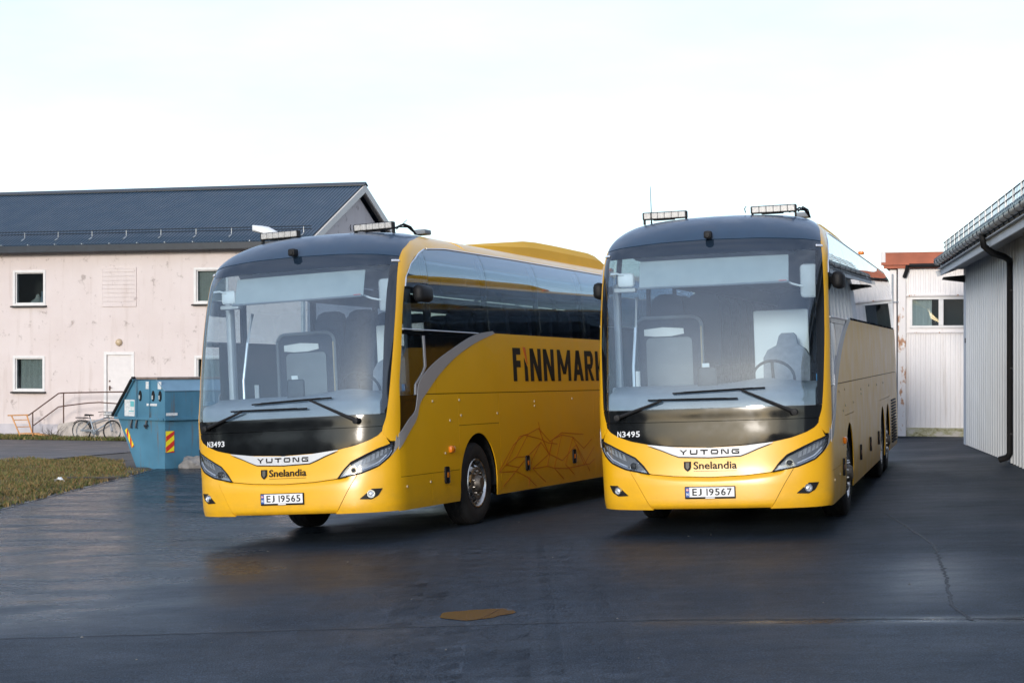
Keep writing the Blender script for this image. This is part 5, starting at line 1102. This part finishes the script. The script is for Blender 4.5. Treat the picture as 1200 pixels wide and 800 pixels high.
for k in range(int((fx1 - SX0) / .2)):
    for f, hh in ((0, 0), (.5, 0), (.62, .03), (.85, .03), (.97, 0)):
        x = SX0 + (k + f) * .2; G.append([(x, rline(.66)[0], rline(.66)[1] + hh), (x, rline(-9)[0], rline(-9)[1] + hh)])
G = np.array(G); b.slab(G, G - np.array([0, 0, .05])); b.build('roof', M['roofsteel'], shed, 20, recalc=False)
b = MB(); b.box((fx1 - .0, -.2, 4.20), (.04, 1.7, .12), rot=Matrix.Rotation(-th, 3, 'X')); b.build('verge_board', M['shedtrim'], shed, 0)
b = MB()
for lift in (.10, .20, .30): b.tube([(SX0 + .2, *rline(.45, lift)), (fx1 - .1, *rline(.45, lift))], .012, 6)
sg = b.build('snow_guard', M['gutterblack'], shed)
x = SX0 + .4
while x < fx1: MB().box((x, *rline(.45, .17)), (.022, .03, .42)).build('guard_post', M['galv'], sg, 0); x += .95
# long mesh between the rails
b = MB(); x = SX0 + .4
while x < fx1 - .2: b.tube([(x, *rline(.45, .10)), (x, *rline(.45, .30))], .005, 4); x += .16
b.build('guard_mesh', M['galv'], sg, kind='stuff')
b = MB(); px = 1.0; zb = shed_base(px)
b.tube([(px - .75, .63, 4.10), (px - .75, .63, 4.02), (px - .72, .60, 3.90), (px - .60, .46, 3.80), (px - .30, .22, 3.74), (px - .08, .12, 3.70), (px, .10, 3.60), (px, .10, zb + .18), (px + .04, .14, zb + .10), (px + .10, .26, zb + .06)], .055, 10); b.build('downpipe', M['matte'], shed, 50)
for z_ in (3.2, 1.9, .8): MB().box((px, .06, z_), (.14, .10, .03)).build('pipe_clamp', M['matte'], shed, 0)
b = MB(); b.prism([(.03, 3.72), (.03, 3.87), (.48, 3.83), (.50, 3.78)], SX1 - .35, SX1 - .1, lambda x, y, h: (h, x, y)); b.build('wall_light', M['matte'], shed, 0)
# ================================================================ white workshop with rusty fascia at the back
m = mat('white_rusting_sheet', (.70, .66, .64), .55, bump=.05); M['wshop'] = m
p = m.node_tree.nodes['Principled BSDF']; a_ = noise_ramp(m, .8, [(.3, (.72, .68, .66)), (.7, (.79, .755, .74))], detail=5)
dr_ = noise_ramp(m, 1.3, [(.56, (1, 1, 1)), (.8, (.72, .66, .60))], vec_scale=(4, 4, .3), detail=6); m.node_tree.links.new(mixc(m, a_, dr_, 1., 'MULTIPLY'), p.inputs['Base Color'])
m = mat('white_post_with_rust', (.66, .63, .62), .6); M['rustpost'] = m
rr_ = noise_ramp(m, 3.2, [(.55, (.70, .66, .64)), (.61, (.42, .22, .12)), (.74, (.26, .10, .05))], vec_scale=(2.2, 2.2, .9), detail=9, rough=.7); m.node_tree.links.new(rr_, m.node_tree.nodes['Principled BSDF'].inputs['Base Color'])
m = mat('rusty_orange_fascia', (.36, .10, .05), .7, var=.2, vscale=2.5); M['rustfascia'] = m
m = mat('mossy_foundation', (.35, .34, .27), .9, bump=.6, bscale=10); M['mossy'] = m
m.node_tree.links.new(noise_ramp(m, 3.0, [(.42, (.52, .48, .42)), (.53, (.36, .34, .20)), (.62, (.16, .14, .06))], vec_scale=(1, 1, 2), detail=9, rough=.75), m.node_tree.nodes['Principled BSDF'].inputs['Base Color'])
ws_ = empty('workshop', 'white corrugated workshop with rust red fascia and two pane window behind the right coach', 'workshop', Matrix.Translation((9.02, 42, 0)) @ Matrix.Rotation(-.2669, 4, 'Z') @ Matrix.Translation((-9.02, 0, 0)))
WX0, WX1 = 9.02, 16.5; wz = .20
hole = (9.53, 10.84, 2.84, 3.52)
for (x0, x1, z0, z1) in ((9.42, 16.4, 3.60, 4.22), (9.42, 16.4, .44, 2.70)):
    b = MB(); G = []
    for k in range(int((x1 - x0) / .115)):
        for f, hh in ((0, 0), (.4, 0), (.5, .011), (.85, .011), (.95, 0)): x = x0 + (k + f) * .115; G.append([(x, -hh, z0), (x, -hh, z1)])
    G = np.array(G); b.slab(G, G + np.array([0, .04, 0])); b.build('wall_sheet', M['wshop'], ws_, 20, recalc=False)
b = MB(); wall_with_holes(b, 9.42, 16.4, 2.705, 3.595, .0, .1, [hole, (11.4, 12.7, 2.84, 3.52)]); b.box((9.11, .05, 2.3), (.16, .12, 3.8)); b.box((9.06, 4.0, 2.3), (.08, 7.8, 3.8)); b.box((12.7, 7.9, 2.3), (7.3, .1, 3.8)); b.box((12.9, .055, 2.3), (7.0, .02, 4.0)) if 0 else None
b.build('wall', M['wshop'], ws_, 0)
for h_ in (hole, (11.4, 12.7, 2.84, 3.52)):
    b = MB(); ring_frame(h_[0] - .03, h_[1] + .06, h_[2] - .03, h_[3] + .03, .06, -.03, .05, b); b.box(((h_[0] + h_[1]) / 2 + .04, 0, (h_[2] + h_[3]) / 2), (.11, .075, h_[3] - h_[2] - .07)); w = b.build('window', M['frame'], ws_, 0)
    mid = (h_[0] + h_[1]) / 2 + .04
    for x0, x1 in ((h_[0] + .03, mid - .055), (mid + .055, h_[1])): MB().box(((x0 + x1) / 2, .03, (h_[2] + h_[3]) / 2), (x1 - x0, .008, h_[3] - h_[2] - .06)).build('pane', M['pane'], w, 0)
    b = MB(); wavy(h_[0] + .03, h_[0] + .48, h_[2], h_[3], .10, .02, 38, b); b.build('curtain', M['white'], w, 60)
    MB().box(((h_[0] + h_[1]) / 2, .9, 3.2), (2.0, .02, 1.2)).build('room_behind', mat('blue_grey_room', (.05, .075, .095), .9), w, 0)
MB().box((9.32, -.03, 2.2), (.19, .10, 4.1), r=.01).build('corner_post', M['rustpost'], ws_, 0)
MB().tube([(9.10, -.05, .3), (9.10, -.05, 4.1)], .022, 8).build('conduit', M['galv'], ws_)
MB().tube([(9.05, -.06, 3.44), (9.25, -.09, 3.43)], .014, 6).build('conduit_clip', M['galv'], ws_)
MB().box((12.6, -.045, 3.585), (6.4, .05, .035)).build('sill_strip', M['rustpost'], ws_, 0)
MB().box((12.6, -.03, 2.705), (6.4, .03, .03)).build('panel_rail', M['rustpost'], ws_, 0)
MB().box((12.7, .02, .32), (7.4, .10, .25)).build('foundation', M['mossy'], ws_, 0)
MB().box((12.7, -.10, .17), (7.5, .30, .14)).build('kerb', M['tar'], ws_, 0)
b = MB(); b.box((12.6, -.14, 4.46), (7.52, .06, .30)); b.box((8.90, 4, 4.46), (.06, 8.2, .30)); b.build('fascia', M['rustfascia'], ws_, 0)
MB().box((12.6, -.10, 4.265), (7.4, .05, .07)).build('fascia_lower', M['rustfascia'], ws_, 0)
MB().box((12.6, 3.9, 4.55), (7.3, 8.0, .12)).build('roof', M['galv'], ws_, 0)
b = MB(); b.box((8.89, -.13, 4.50), (.11, .10, .26), r=.01); b.build('fascia_end', M['rustpost'], ws_, 0)
b = MB(); b.tube([(9.50, -.22, 4.29), (16.2, -.22, 4.31)], .045, 8); b.tube([(9.46, -.20, 4.30), (9.44, -.16, 4.18), (9.38, -.10, 4.02)], .05, 8); b.build('roof_gutter', M['matte'], ws_)
MB().box((10.98, -.22, 4.18), (.32, .2, .34), r=.01).build('gutter_box', M['rustpost'], ws_, 0)
